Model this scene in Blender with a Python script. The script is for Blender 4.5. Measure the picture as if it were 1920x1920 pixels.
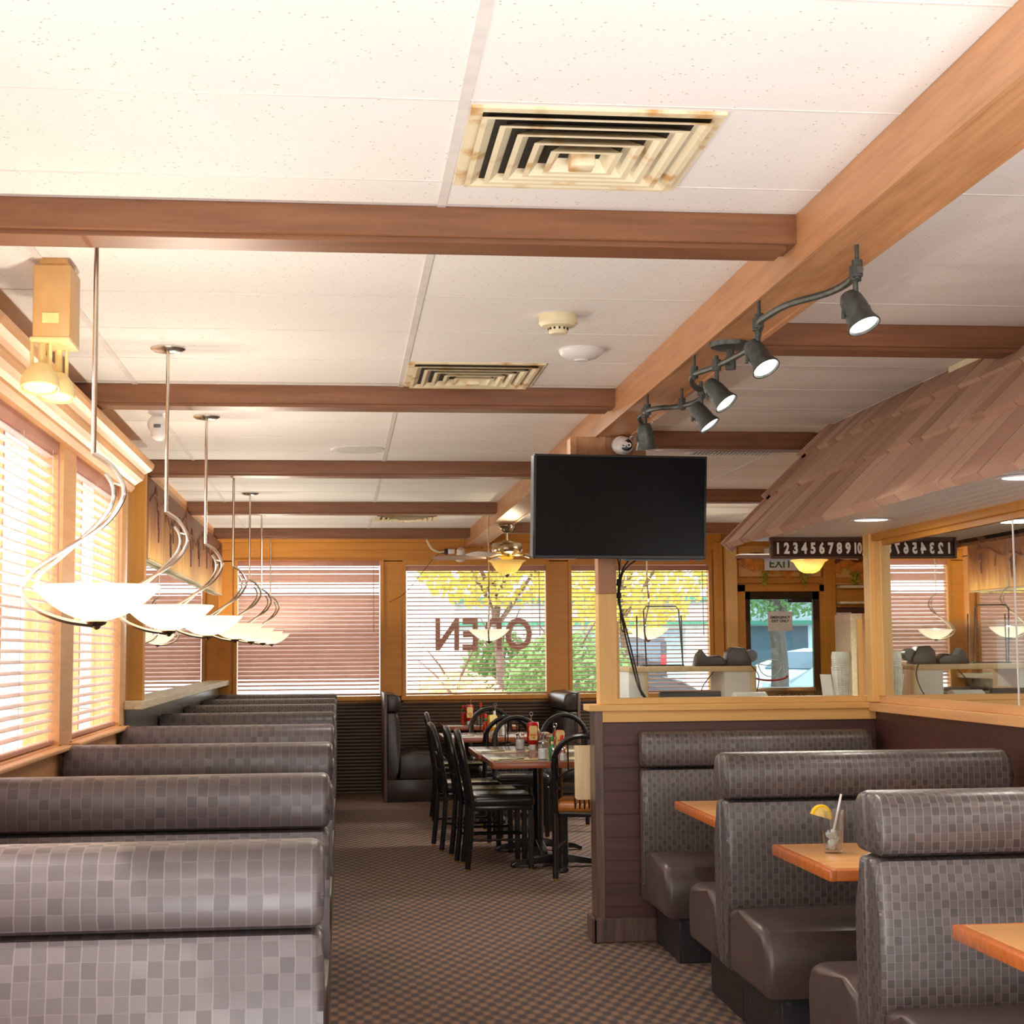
import bpy, bmesh, math, random
from mathutils import Vector, Matrix
PI=math.pi
rnd=random.Random(7)
D=bpy.data; SC=bpy.context.scene; COL=SC.collection
for o in list(D.objects): D.objects.remove(o)

# ---------------------------------------------------------------- camera, sky, sun, exposure
HC=1.45; CEIL=2.691; YB=16.35; XL=-1.25; XM=2.755; YP=7.85
cd=D.cameras.new('camera'); cam=D.objects.new('camera',cd); COL.objects.link(cam)
cd.sensor_width=36; cd.sensor_fit='HORIZONTAL'; cd.lens=36*2919.25/1920; cd.clip_start=.05; cd.clip_end=400
Rt=((0.99402,-0.10893,-0.00794),(0.00186,0.08958,-0.99598),(0.1092,0.99001,0.08925))
cam.matrix_world=Matrix(((Rt[0][0],-Rt[1][0],-Rt[2][0],0),(Rt[0][1],-Rt[1][1],-Rt[2][1],0),(Rt[0][2],-Rt[1][2],-Rt[2][2],HC),(0,0,0,1)))
SC.camera=cam
w=D.worlds.new('sky'); SC.world=w; w.use_nodes=True
bg=w.node_tree.nodes['Background']; bg.inputs[0].default_value=(.93,.97,1,1); bg.inputs[1].default_value=4.2
sd=D.lights.new('sun','SUN'); sd.energy=6.0; sd.angle=.02; sd.color=(1,.95,.86)
so=D.objects.new('sun',sd); COL.objects.link(so)
so.rotation_euler=Vector((.55,.32,-.80)).to_track_quat('-Z','Y').to_euler()
def area(name,loc,target,sx,sy,e,col=(1,1,1)):
    l=D.lights.new(name,'AREA'); l.shape='RECTANGLE'; l.size=sx; l.size_y=sy; l.energy=e; l.color=col
    o=D.objects.new(name,l); COL.objects.link(o); o.location=loc
    o.rotation_euler=(Vector(target)-Vector(loc)).to_track_quat('-Z','Y').to_euler(); return o
# unseen fill lamps added to brighten the ceiling, booth fronts, back room and aisle
area('ceiling_fill',(.9,.9,.25),(1.0,1.75,2.69),3.0,1.6,142,(1,.99,.98))
area('front_fill',(.5,-2.7,2.2),(.5,6,1.2),3.4,.7,90,(.97,.98,1))
area('back_room_fill',(3.6,12.2,2.60),(3.6,12.2,0),1.2,.6,150,(1,.93,.84))
area('aisle_fill',(.5,8.6,2.66),(.5,8.6,0),.6,.6,25,(1,.93,.84))
SC.view_settings.view_transform='Standard'; SC.view_settings.look='None'; SC.view_settings.gamma=1
SC.view_settings.exposure=0.0; SC.view_settings.use_curve_mapping=False
cy=SC.cycles
cy.max_bounces=9; cy.diffuse_bounces=5; cy.glossy_bounces=4; cy.transmission_bounces=6; cy.transparent_max_bounces=12
cy.caustics_reflective=False; cy.caustics_refractive=False; cy.sample_clamp_indirect=6; cy.use_denoising=True

# ---------------------------------------------------------------- materials
MATS={}
class N:
    def __init__(s,name):
        s.m=D.materials.new(name); s.m.use_nodes=True; s.t=s.m.node_tree; s.b=s.t.nodes['Principled BSDF']; s.out=s.t.nodes['Material Output']
        MATS[name]=s.m
    def n(s,typ,**k):
        x=s.t.nodes.new(typ)
        for a,v in k.items():
            if a.startswith('i_'):
                key=a[2:]; key=int(key) if key.isdigit() else key.replace('_',' ')
                x.inputs[key].default_value=v
            else: setattr(x,a,v)
        return x
    def l(s,a,b): s.t.links.new(a,b)
    def coord(s,kind='Object',scale=(1,1,1),rot=(0,0,0)):
        c=s.n('ShaderNodeTexCoord'); m=s.n('ShaderNodeMapping'); m.inputs['Scale'].default_value=scale; m.inputs['Rotation'].default_value=rot
        s.l(c.outputs[kind],m.inputs[0]); return m.outputs[0]
    def ramp(s,fac,stops):
        r=s.n('ShaderNodeValToRGB'); e=r.color_ramp.elements
        while len(e)<len(stops): e.new(.5)
        for k,(p,c) in enumerate(stops):
            e[k].position=p; e[k].color=(*c,1) if len(c)==3 else c
        s.l(fac,r.inputs[0]); return r.outputs[0]
    def math(s,op,a,b=None,c=None):
        x=s.n('ShaderNodeMath',operation=op)
        for i,v in enumerate((a,b,c)):
            if v is None: continue
            if isinstance(v,(int,float)): x.inputs[i].default_value=v
            else: s.l(v,x.inputs[i])
        return x.outputs[0]
    def mix(s,f,a,b):
        x=s.n('ShaderNodeMix',data_type='RGBA')
        for i,v in ((0,f),(6,a),(7,b)):
            if isinstance(v,(int,float)): x.inputs[i].default_value=v
            elif isinstance(v,tuple): x.inputs[i].default_value=(*v,1)
            else: s.l(v,x.inputs[i])
        return x.outputs[2]
    def bump(s,h,st=.3,d=.01):
        b=s.n('ShaderNodeBump'); b.inputs['Strength'].default_value=st; b.inputs['Distance'].default_value=d
        s.l(h,b.inputs['Height']); s.l(b.outputs[0],s.b.inputs['Normal'])
    def set(s,col=None,rough=None,metal=None,spec=None,**k):
        I=s.b.inputs
        if col is not None:
            if isinstance(col,tuple): I['Base Color'].default_value=(*col,1)
            else: s.l(col,I['Base Color'])
        if rough is not None:
            if isinstance(rough,(int,float)): I['Roughness'].default_value=rough
            else: s.l(rough,I['Roughness'])
        if metal is not None: I['Metallic'].default_value=metal
        if spec is not None: I['Specular IOR Level'].default_value=spec
        for a,v in k.items():
            a=a.replace('_',' ')
            I[a].default_value=(*v,1) if isinstance(v,tuple) else v
        return s.m
def lin(r,g,b):
    f=lambda c:(c/255/12.92) if c/255<=.04045 else ((c/255+.055)/1.055)**2.4
    return (f(r),f(g),f(b))
def plain(name,col,rough=.5,metal=0,var=.12,scale=14,spec=.5,bump=0,**k):
    n=N(name); v=n.coord(); x=n.n('ShaderNodeTexNoise'); x.inputs['Scale'].default_value=scale; x.inputs['Detail'].default_value=4
    n.l(v,x.inputs[0]); d=tuple(c*(1-var) for c in col); u=tuple(min(1,c*(1+var)) for c in col)
    c=n.ramp(x.outputs[0],[(.35,d),(.65,u)])
    if bump: n.bump(x.outputs[0],bump,.004)
    return n.set(c,rough,metal,spec,**k)
def wood(name,c1,c2,axis='X',rough=.45,sc=9,st=14,contrast=(.32,.68)):
    n=N(name); s={'X':(1,st,st),'Y':(st,1,st),'Z':(st,st,1)}[axis]
    v=n.coord(scale=s); x=n.n('ShaderNodeTexNoise'); x.inputs['Scale'].default_value=sc/4; x.inputs['Detail'].default_value=6; x.inputs['Roughness'].default_value=.6; x.inputs['Distortion'].default_value=.3
    n.l(v,x.inputs[0]); c=n.ramp(x.outputs[0],[(contrast[0],c1),(contrast[1],c2)]); n.bump(x.outputs[0],.12,.003)
    return n.set(c,rough)
def glass(name,tint=(1,1,1),f0=.04,k=1.0,rough=.01):
    n=N(name); t=n.n('ShaderNodeBsdfTransparent'); t.inputs[0].default_value=(*tint,1)
    g=n.n('ShaderNodeBsdfGlossy'); g.inputs['Roughness'].default_value=rough
    lw=n.n('ShaderNodeLayerWeight'); lw.inputs[0].default_value=.5
    f=n.math('MINIMUM',n.math('MULTIPLY_ADD',n.math('POWER',lw.outputs['Facing'],4),.55*k,.025*k),.7)
    m=n.n('ShaderNodeMixShader'); n.l(f,m.inputs[0]); n.l(t.outputs[0],m.inputs[1]); n.l(g.outputs[0],m.inputs[2]); n.l(m.outputs[0],n.out.inputs[0]); return n.m
def emit(name,col,st):
    n=N(name); n.set((.9,.9,.9),.4); n.b.inputs['Emission Color'].default_value=(*col,1); n.b.inputs['Emission Strength'].default_value=st; return n.m
def trans(name,col,mixf=.4,rough=.5,var=.06):
    n=N(name); v=n.coord(); x=n.n('ShaderNodeTexNoise'); x.inputs['Scale'].default_value=10; n.l(v,x.inputs[0])
    c=n.ramp(x.outputs[0],[(.3,tuple(q*(1-var) for q in col)),(.7,col)]); n.set(c,rough)
    t=n.n('ShaderNodeBsdfTranslucent'); n.l(c,t.inputs[0]); m=n.n('ShaderNodeMixShader'); m.inputs[0].default_value=mixf
    n.l(n.b.outputs[0],m.inputs[1]); n.l(t.outputs[0],m.inputs[2]); n.l(m.outputs[0],n.out.inputs[0]); return n.m

# acoustic ceiling tile: fissured specks
n=N('ceiling_tile'); v=n.coord(); x=n.n('ShaderNodeTexVoronoi'); x.inputs['Scale'].default_value=55; n.l(v,x.inputs[0])
y=n.n('ShaderNodeTexNoise'); y.inputs['Scale'].default_value=38; y.inputs['Detail'].default_value=3; n.l(v,y.inputs[0])
sp=n.math('MULTIPLY',n.math('LESS_THAN',x.outputs[0],.16),n.math('GREATER_THAN',y.outputs[0],.53))
z=n.n('ShaderNodeTexNoise'); z.inputs['Scale'].default_value=1.3; n.l(v,z.inputs[0])
base=n.ramp(z.outputs[0],[(.3,(.82,.80,.765)),(.7,(.87,.855,.825))])
n.bump(y.outputs[0],.25,.004)
n.set(n.mix(sp,base,(.52,.45,.38)),.9,spec=.2)
plain('grid_paint',(.74,.71,.67),.5,var=.05)
wood('beam_paint',lin(116,74,48),lin(140,94,62),'X',.42)
wood('beam_paint_lit',lin(178,128,86),lin(204,152,106),'Y',.4)  # same beam paint, with window light mixed in as a paler tone
wood('mustard_paint',lin(196,132,44),lin(212,148,58),'X',.45,contrast=(.25,.75))
wood('mustard_post',lin(198,134,46),lin(214,150,60),'Z',.45,contrast=(.25,.75))
wood('tan_paint',lin(222,172,100),lin(236,192,118),'X',.42,contrast=(.25,.75))
wood('tan_post',lin(226,178,106),lin(238,196,124),'Z',.42,contrast=(.25,.75))
wood('brown_post',lin(166,118,84),lin(182,134,98),'Z',.5)
wood('cornice_paint',lin(216,160,104),lin(230,178,122),'Y',.4)
wood('dark_panel',lin(64,36,30),lin(86,50,42),'X',.42,sc=7,st=22)
wood('dark_trim',lin(70,52,44),lin(112,88,78),'Z',.3)
# ribbed dark wainscot below the rear windows
n=N('ribbed_panel'); c=n.n('ShaderNodeTexCoord'); sx=n.n('ShaderNodeSeparateXYZ'); n.l(c.outputs['Object'],sx.inputs[0])
q=n.math('SINE',n.math('MULTIPLY',sx.outputs[2],2*PI/.035)); x=n.n('ShaderNodeTexNoise'); x.inputs['Scale'].default_value=5; n.l(n.coord(scale=(1,1,14)),x.inputs[0])
n.bump(q,.5,.01); n.set(n.mix(n.math('MULTIPLY_ADD',q,.3,x.outputs[0]),lin(44,33,26),lin(98,76,58)),.4)
wood('stone_ledge',lin(196,184,150),lin(222,212,184),'Y',.4)
n=N('dark_stone'); v=n.coord(); x=n.n('ShaderNodeTexNoise'); x.inputs['Scale'].default_value=9; x.inputs['Detail'].default_value=6; n.l(v,x.inputs[0])
n.set(n.ramp(x.outputs[0],[(.35,lin(52,50,44)),(.7,lin(120,116,104))]),.25)
# carpet: staggered dashes of orange brown on dark slate
n=N('carpet_weave'); c=n.n('ShaderNodeTexCoord'); sx=n.n('ShaderNodeSeparateXYZ'); n.l(c.outputs['Object'],sx.inputs[0])
nz=n.n('ShaderNodeTexNoise'); nz.inputs['Scale'].default_value=22; nz.inputs['Detail'].default_value=3; n.l(c.outputs['Object'],nz.inputs[0])
fx=n.n('ShaderNodeTexNoise'); fx.inputs['Scale'].default_value=420; n.l(n.coord(scale=(.5,1,1)),fx.inputs[0])
X_=n.math('ADD',sx.outputs[0],n.math('MULTIPLY',nz.outputs[0],.014)); Y_=n.math('ADD',sx.outputs[1],n.math('MULTIPLY',nz.outputs[0],.03))
a=n.math('SINE',n.math('MULTIPLY',X_,2*PI/.068)); b=n.math('SINE',n.math('MULTIPLY',Y_,2*PI/.15))
pr=n.math('MULTIPLY_ADD',n.math('MULTIPLY',a,b),.5,.5); pr=n.math('ADD',pr,n.math('MULTIPLY',n.math('SUBTRACT',fx.outputs[0],.5),.9))
n.set(n.ramp(pr,[(.22,lin(82,76,78)),(.5,lin(106,92,86)),(.8,lin(140,112,92))]),.95,spec=.15); n.bump(fx.outputs[0],.4,.006)
# basket-weave vinyl of the booths
def vinyl(name,cd_,cl,line,s=.026):
    n=N(name); c=n.n('ShaderNodeTexCoord'); sp=n.n('ShaderNodeVectorMath',operation='SCALE'); sp.inputs['Scale'].default_value=1/s
    nz=n.n('ShaderNodeTexNoise'); nz.inputs['Scale'].default_value=9; n.l(c.outputs['UV'],nz.inputs[0])
    wb=n.n('ShaderNodeVectorMath',operation='MULTIPLY_ADD'); n.l(nz.outputs['Color'],wb.inputs[0]); wb.inputs[1].default_value=(.01,.01,0); n.l(c.outputs['UV'],wb.inputs[2])
    n.l(wb.outputs[0],sp.inputs[0]); sx=n.n('ShaderNodeSeparateXYZ'); n.l(sp.outputs[0],sx.inputs[0])
    fl=n.n('ShaderNodeVectorMath',operation='FLOOR'); n.l(sp.outputs[0],fl.inputs[0]); wn=n.n('ShaderNodeTexWhiteNoise',noise_dimensions='2D'); n.l(fl.outputs[0],wn.inputs['Vector'])
    fu=n.math('FRACT',sx.outputs[0]); fv=n.math('FRACT',sx.outputs[1])
    du=n.math('ABSOLUTE',n.math('SUBTRACT',fu,.5)); dv=n.math('ABSOLUTE',n.math('SUBTRACT',fv,.5))
    lv=n.math('GREATER_THAN',du,.455); lh=n.math('GREATER_THAN',dv,.47)
    ln=n.math('MAXIMUM',lv,n.math('MULTIPLY',lh,.5))
    s2=n.n('ShaderNodeSeparateXYZ'); n.l(fl.outputs[0],s2.inputs[0])
    ck=n.math('MODULO',n.math('ABSOLUTE',n.math('ADD',s2.outputs[0],s2.outputs[1])),2)
    f=n.math('MULTIPLY_ADD',ck,.45,n.math('MULTIPLY',wn.outputs[0],.55))
    col=n.mix(n.math('MULTIPLY',ln,.6),n.mix(f,cd_,cl),line)
    hh=n.math('SUBTRACT',n.math('MULTIPLY',f,.4),ln); n.bump(hh,.35,.003)
    return n.set(col,n.math('MULTIPLY_ADD',f,-.14,.44),spec=.6)
vinyl('booth_weave',lin(66,58,56),lin(96,86,84),lin(142,134,132),.0235)
vinyl('booth_weave_mauve',lin(70,61,62),lin(94,84,85),lin(116,106,106),.034)
plain('seat_vinyl',lin(80,66,64),.34,var=.1,scale=30)
plain('dark_vinyl',lin(48,40,36),.3,var=.12,scale=20)
plain('seat_black',lin(42,40,42),.22,var=.1,scale=20)
plain('seat_orange',lin(178,112,48),.35,var=.1)
n=N('kick_plinth'); v=n.coord(); x=n.n('ShaderNodeTexNoise'); x.inputs['Scale'].default_value=26; x.inputs['Detail'].default_value=5; n.l(v,x.inputs[0])
n.set(n.ramp(x.outputs[0],[(.6,lin(34,33,34)),(.74,lin(78,76,72))]),.5)
wood('table_top_wood',lin(206,146,86),lin(222,166,106),'X',.22,sc=5)
wood('table_edge_wood',lin(184,98,42),lin(206,118,58),'X',.25)
wood('dark_table_top',lin(92,74,66),lin(122,100,90),'X',.16)
wood('dark_table_edge',lin(128,68,40),lin(152,84,52),'X',.25)
plain('black_metal',lin(22,22,23),.24,var=.15,spec=.6)
plain('iron_bronze',lin(72,76,72),.42,.35,var=.25,scale=60)
plain('nickel',(.72,.68,.6),.2,1,var=.06)
plain('antique_brass',(.42,.34,.22),.25,1,var=.1)
plain('gold_brass',(.9,.62,.15),.22,1,var=.1)
plain('black_plastic',lin(24,25,26),.32,var=.1)
plain('grey_plastic',lin(92,104,112),.35,var=.06)
plain('white_plastic',(.8,.79,.78),.35,var=.03)
plain('cream_plastic',lin(232,222,186),.4,var=.04)
plain('beige_metal',lin(206,162,104),.4,var=.06)
plain('beige_light',lin(236,214,150),.4,var=.05)
plain('white_paper',(.82,.82,.8),.7,var=.03)
plain('lettering_white',(.86,.85,.8),.5,var=.02)
plain('lettering_black',lin(30,30,32),.5,var=.02)
plain('lettering_green',lin(20,104,60),.5,var=.02)
plain('lettering_red',lin(190,50,44),.5,var=.02)
trans('film_brown',lin(190,158,142),.4,.5)
plain('sign_brown',lin(58,36,22),.6,var=.1,spec=.2)
plain('sign_frame',lin(84,58,42),.5,var=.15,spec=.3)
n=N('diffuser_cream'); v=n.coord(); x=n.n('ShaderNodeTexNoise'); x.inputs['Scale'].default_value=9; x.inputs['Detail'].default_value=6; n.l(v,x.inputs[0])
n.set(n.ramp(x.outputs[0],[(.54,lin(238,226,192)),(.68,lin(206,160,96))]),.45)
plain('vent_dark',lin(40,34,26),.8)
trans('blind_slat',lin(228,198,184),.45,.36)
trans('blind_slat_sunlit',lin(246,234,228),.45,.4)  # same slats, paler to put the sun glare into their colour
plain('blind_rail',lin(186,134,116),.4,var=.05)
plain('cord_white',(.78,.74,.68),.7)
glass('clear_glass'); glass('panel_glass',(.95,.98,.96),k=1.1); glass('tumbler_glass',(.95,.97,.98),k=3.2,rough=.08)
glass('door_glass',(.62,.74,.80),k=1.3)
n=N('mirror'); n.set((.86,.88,.86),.015,1.0)
trans('bowl_glass',(.98,.94,.85),.75,.35)
_t=MATS['bowl_glass'].node_tree; _e=_t.nodes.new('ShaderNodeEmission'); _e.inputs[0].default_value=(1,.9,.72,1); _e.inputs[1].default_value=.28   # the lit lamp glass itself
_a=_t.nodes.new('ShaderNodeAddShader'); _o=_t.nodes['Material Output']; _s=_o.inputs[0].links[0].from_socket
_t.links.new(_s,_a.inputs[0]); _t.links.new(_e.outputs[0],_a.inputs[1]); _t.links.new(_a.outputs[0],_o.inputs[0])
trans('amber_glass',lin(255,236,180),.75,.35)
emit('lens_glow',(1,.97,.92),6); emit('soffit_glow',(1,.95,.85),4); emit('bulb_glow',(1,.86,.6),12)
n=N('tv_screen'); n.set((.009,.010,.011),.2,spec=.12)
wood('shake_wood',lin(184,148,126),lin(208,174,152),'Z',.75,sc=6)
n=N('shake_board'); _g=n.n('ShaderNodeNewGeometry'); x=n.n('ShaderNodeTexNoise'); x.inputs['Scale'].default_value=3; x.inputs['Detail'].default_value=5; n.l(n.coord(scale=(2,22,2)),x.inputs[0])
n.set(n.ramp(n.math('MULTIPLY_ADD',_g.outputs['Random Per Island'],.6,n.math('MULTIPLY',x.outputs[0],.4)),[(.15,lin(162,124,102)),(.85,lin(196,160,136))]),.75); n.bump(x.outputs[0],.2,.004)
wood('fan_blade',lin(128,100,80),lin(156,126,104),'X',.4)
wood('soffit_board',lin(240,240,238),lin(248,248,246),'Y',.3)
wood('menu_box_wood',lin(216,188,142),lin(230,206,164),'Z',.5)
wood('cabinet_wood',lin(176,136,92),lin(198,158,112),'Z',.5)
# mural board: brown bark stain running down over tan, streaked
n=N('mural_board'); x=n.n('ShaderNodeTexNoise'); x.inputs['Scale'].default_value=3; x.inputs['Detail'].default_value=7; n.l(n.coord(scale=(1,5,.6)),x.inputs[0])
c=n.n('ShaderNodeTexCoord'); sx=n.n('ShaderNodeSeparateXYZ'); n.l(c.outputs['Object'],sx.inputs[0])
g=n.n('ShaderNodeMapRange'); g.inputs[1].default_value=0; g.inputs[2].default_value=.52; n.l(sx.outputs[2],g.inputs[0])
n.set(n.ramp(n.math('MULTIPLY_ADD',g.outputs[0],.55,n.math('MULTIPLY',x.outputs[0],.6)),[(.3,lin(214,168,96)),(.52,lin(168,116,66)),(.72,lin(120,78,52))]),.55)
plain('vine_brown',lin(110,62,36),.6); plain('grape_purple',lin(84,52,62),.45); plain('grape_green',lin(176,170,52),.35,var=.2)
plain('leaf_orange',lin(216,140,48),.5,var=.3,scale=20)
plain('rubber_black',lin(20,20,20),.6)
plain('ketchup_red',lin(186,20,18),.2,var=.05); plain('mustard_yellow',lin(236,176,24),.3,var=.05); plain('sauce_red',lin(196,60,20),.2)
plain('cap_green',lin(38,140,60),.35); plain('cap_red',lin(214,40,36),.35); plain('chrome',(.8,.8,.8),.15,1)
plain('salt_white',(.86,.86,.84),.7); plain('pepper_grey',lin(120,110,88),.8)
plain('label_cream',lin(248,226,150),.5,var=.1); plain('label_orange',lin(236,130,40),.5); plain('lemon_rind',lin(252,200,30),.4); plain('lemon_flesh',lin(254,226,140),.35,var=.1,scale=60)
plain('straw_white',(.86,.86,.86),.35); plain('milk_glass',(.8,.84,.8),.3)
# outside
plain('asphalt',(.42,.42,.43),.85,scale=3); plain('stucco',(.72,.73,.70),.8,scale=2); plain('green_trim',lin(60,130,104),.5); plain('slate_wall',lin(150,168,176),.7)
plain('slate_dark',lin(74,96,104),.6); plain('bark',lin(120,100,90),.9,scale=8); trans('foliage_yellow',lin(232,222,110),.5,.6,.3); trans('foliage_green',lin(140,178,108),.45,.6,.4); trans('foliage_pale',lin(240,230,180),.5,.6,.25)
plain('car_white',(.78,.8,.83),.15,var=.02); plain('car_dark',lin(56,60,70),.2,var=.05); plain('car_glass',lin(84,98,112),.08,var=.05); plain('tail_red',lin(214,40,52),.25); plain('tyre',lin(34,34,36),.7)
M=MATS

# ---------------------------------------------------------------- mesh helpers
class B:
    def __init__(s): s.bm=bmesh.new(); s.mi=0
    def _tag(s,fs):
        for f in fs: f.material_index=s.mi
    def box(s,x0,x1,y0,y1,z0,z1,bev=0,seg=2,T=None):
        r=bmesh.ops.create_cube(s.bm,size=1); vs=r['verts']
        for v in vs: v.co=Vector(((x0+x1)/2+v.co.x*(x1-x0),(y0+y1)/2+v.co.y*(y1-y0),(z0+z1)/2+v.co.z*(z1-z0)))
        fs=set(f for v in vs for f in v.link_faces); s._tag(fs)
        if bev:
            es=list(set(e for v in vs for e in v.link_edges))
            q=bmesh.ops.bevel(s.bm,geom=es,offset=bev,segments=seg,profile=.5,affect='EDGES',clamp_overlap=True)
            s._tag(q['faces']); vs=list(set(v for f in q['faces'] for v in f.verts)|set(v for v in vs if v.is_valid))
        if T is not None:
            for v in vs: v.co=T@v.co
        return s
    def tube(s,pts,r,n=8,T=None,caps=True):
        P=[Vector(p) for p in pts]
        if T is not None: P=[T@p for p in P]
        R=r if isinstance(r,(list,tuple)) else [r]*len(P)
        rings=[]; up=None
        for i,p in enumerate(P):
            t=(P[min(i+1,len(P)-1)]-P[max(i-1,0)]).normalized()
            if up is None:
                up=Vector((0,0,1)) if abs(t.z)<.9 else Vector((1,0,0))
            a=(up-t*up.dot(t))
            if a.length<1e-5: a=t.orthogonal()
            a.normalize(); b=t.cross(a); up=a
            rings.append([s.bm.verts.new(p+R[i]*(math.cos(2*PI*k/n)*a+math.sin(2*PI*k/n)*b)) for k in range(n)])
        for A,C in zip(rings,rings[1:]):
            for k in range(n): s.bm.faces.new((A[k],A[(k+1)%n],C[(k+1)%n],C[k])).material_index=s.mi
        if caps:
            s.bm.faces.new(rings[0][::-1]).material_index=s.mi; s.bm.faces.new(rings[-1]).material_index=s.mi
        return s
    def lathe(s,prof,n=28,T=None):
        T=T or Matrix(); rings=[]
        for r,z in prof:
            if r<1e-6: rings.append([s.bm.verts.new(T@Vector((0,0,z)))])
            else: rings.append([s.bm.verts.new(T@Vector((r*math.cos(2*PI*k/n),r*math.sin(2*PI*k/n),z))) for k in range(n)])
        for A,C in zip(rings,rings[1:]):
            for k in range(n):
                a,b,c,d=A[k%len(A)],A[(k+1)%len(A)],C[(k+1)%len(C)],C[k%len(C)]
                q=[]
                for v in (a,b,c,d):
                    if v not in q: q.append(v)
                if len(q)>2: s.bm.faces.new(q).material_index=s.mi
        A,C=rings[-1],rings[0]
        if len(A)>2 and len(C)>2 and len(rings)>2:
            for k in range(n): s.bm.faces.new((A[k],A[(k+1)%n],C[(k+1)%n],C[k])).material_index=s.mi
        return s
    def prism(s,poly,a,b,axis='X',bev=0,T=None,seg=3):
        def mk(t,u,v): return {'X':(t,u,v),'Y':(u,t,v),'Z':(u,v,t)}[axis]
        A=[s.bm.verts.new(mk(a,*p)) for p in poly]; C=[s.bm.verts.new(mk(b,*p)) for p in poly]; n=len(poly); fs=[]
        f1=s.bm.faces.new(A[::-1]); f2=s.bm.faces.new(C); fs=[f1,f2]
        for k in range(n): fs.append(s.bm.faces.new((A[k],A[(k+1)%n],C[(k+1)%n],C[k])))
        s._tag(fs); vs=A+C
        if bev:
            es=list(f1.edges)+list(f2.edges)
            q=bmesh.ops.bevel(s.bm,geom=es,offset=bev,segments=seg,profile=.5,affect='EDGES',clamp_overlap=True); s._tag(q['faces'])
            vs=list(set(v for f in q['faces'] for v in f.verts)|set(v for v in vs if v.is_valid))
        if T is not None:
            for v in vs: v.co=T@v.co
        return s
    def ball(s,c,r,sub=2,sc=(1,1,1)):
        q=bmesh.ops.create_icosphere(s.bm,subdivisions=sub,radius=r)
        for v in q['verts']: v.co=Vector((c[0]+v.co.x*sc[0],c[1]+v.co.y*sc[1],c[2]+v.co.z*sc[2]))
        s._tag(set(f for v in q['verts'] for f in v.link_faces)); return s
    def quad(s,*p):
        s.bm.faces.new([s.bm.verts.new(x) for x in p]).material_index=s.mi; return s
    def m(s,i): s.mi=i; return s
def obj(name,b,mat,parent=None,loc=None,smooth=True,fix=True):
    bm=b.bm
    if fix: bmesh.ops.recalc_face_normals(bm,faces=bm.faces)
    for e in bm.edges:
        e.smooth = smooth and not (len(e.link_faces)==2 and e.calc_face_angle(0)>.62)
    uv=bm.loops.layers.uv.new('UVMap')
    for f in bm.faces:
        f.smooth=smooth; nn=f.normal; a=max(range(3),key=lambda i:abs(nn[i]))
        for l in f.loops:
            c=l.vert.co; l[uv].uv=((c.y,c.z),(c.x,c.z),(c.x,c.y))[a]
    me=D.meshes.new(name); bm.to_mesh(me); bm.free()
    for q in (mat if isinstance(mat,(list,tuple)) else [mat]): me.materials.append(M[q])
    o=D.objects.new(name,me); COL.objects.link(o)
    if parent is not None: o.parent=parent
    if loc is not None: o.location=loc
    return o
def tag(o,label=None,cat=None,group=None,kind=None):
    if label: o['label']=label
    if cat: o['category']=cat
    if group: o['group']=group
    if kind: o['kind']=kind
    return o
def thing(name,label,cat,loc=(0,0,0),rz=0,group=None):
    o=D.objects.new(name,None); COL.objects.link(o); o.empty_display_size=.05; o.location=loc; o.rotation_euler=(0,0,rz)
    return tag(o,label,cat,group)
def struct(name,b,mat,label=None,parent=None,smooth=False):
    o=obj(name,b,mat,parent,smooth=smooth)
    if parent is None: tag(o,label,None,None,'structure')
    return o
def kids(o): return [c for c in D.objects if c.parent==o]
def dup(root,loc,rz=0,label=None,group=None):
    r=root.copy(); COL.objects.link(r); r.location=loc; r.rotation_euler=(0,0,rz)
    if label: r['label']=label
    if group: r['group']=group
    for ch in kids(root):
        c=ch.copy(); COL.objects.link(c); c.parent=r
        for g in kids(ch):
            d=g.copy(); COL.objects.link(d); d.parent=c
            if d.type=='LIGHT': pass
    return r
def spline(pts,k=6):
    P=[Vector(p) for p in pts]; out=[]
    for i in range(len(P)-1):
        a,b,c,d=P[max(i-1,0)],P[i],P[i+1],P[min(i+2,len(P)-1)]
        for j in range(k):
            t=j/k; out.append(.5*((2*b)+(c-a)*t+(2*a-5*b+4*c-d)*t*t+(3*b-a-3*c+d)*t**3))
    return out+[P[-1]]
def text(name,s_,size,mat,parent,T,ext=.001,sx=1.0,off=0.0,align='CENTER'):
    cu=D.curves.new(name,'FONT'); cu.body=s_; cu.size=size; cu.extrude=ext; cu.align_x=align; cu.align_y='CENTER'; cu.offset=off; cu.resolution_u=3
    t=D.objects.new('tmp',cu); COL.objects.link(t); dg=bpy.context.evaluated_depsgraph_get()
    me=D.meshes.new_from_object(t.evaluated_get(dg)); D.objects.remove(t); D.curves.remove(cu)
    me.transform(T@Matrix.Diagonal((sx,1,1,1))); me.materials.clear(); me.materials.append(M[mat]); me.name=name
    o=D.objects.new(name,me); COL.objects.link(o)
    if parent: o.parent=parent
    return o
def TR(x,y,z,rx=0,ry=0,rz=0):
    return Matrix.Translation((x,y,z))@Matrix.Rotation(rz,4,'Z')@Matrix.Rotation(ry,4,'Y')@Matrix.Rotation(rx,4,'X')
def along(p,d):
    return Matrix.Translation(p)@Vector(d).to_track_quat('Z','Y').to_matrix().to_4x4()
def pointlight(name,parent,loc,e,col,r=.04):
    l=D.lights.new(name,'POINT'); l.energy=e; l.color=col; l.shadow_soft_size=r
    o=D.objects.new(name,l); COL.objects.link(o); o.parent=parent; o.location=loc; return o

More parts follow.
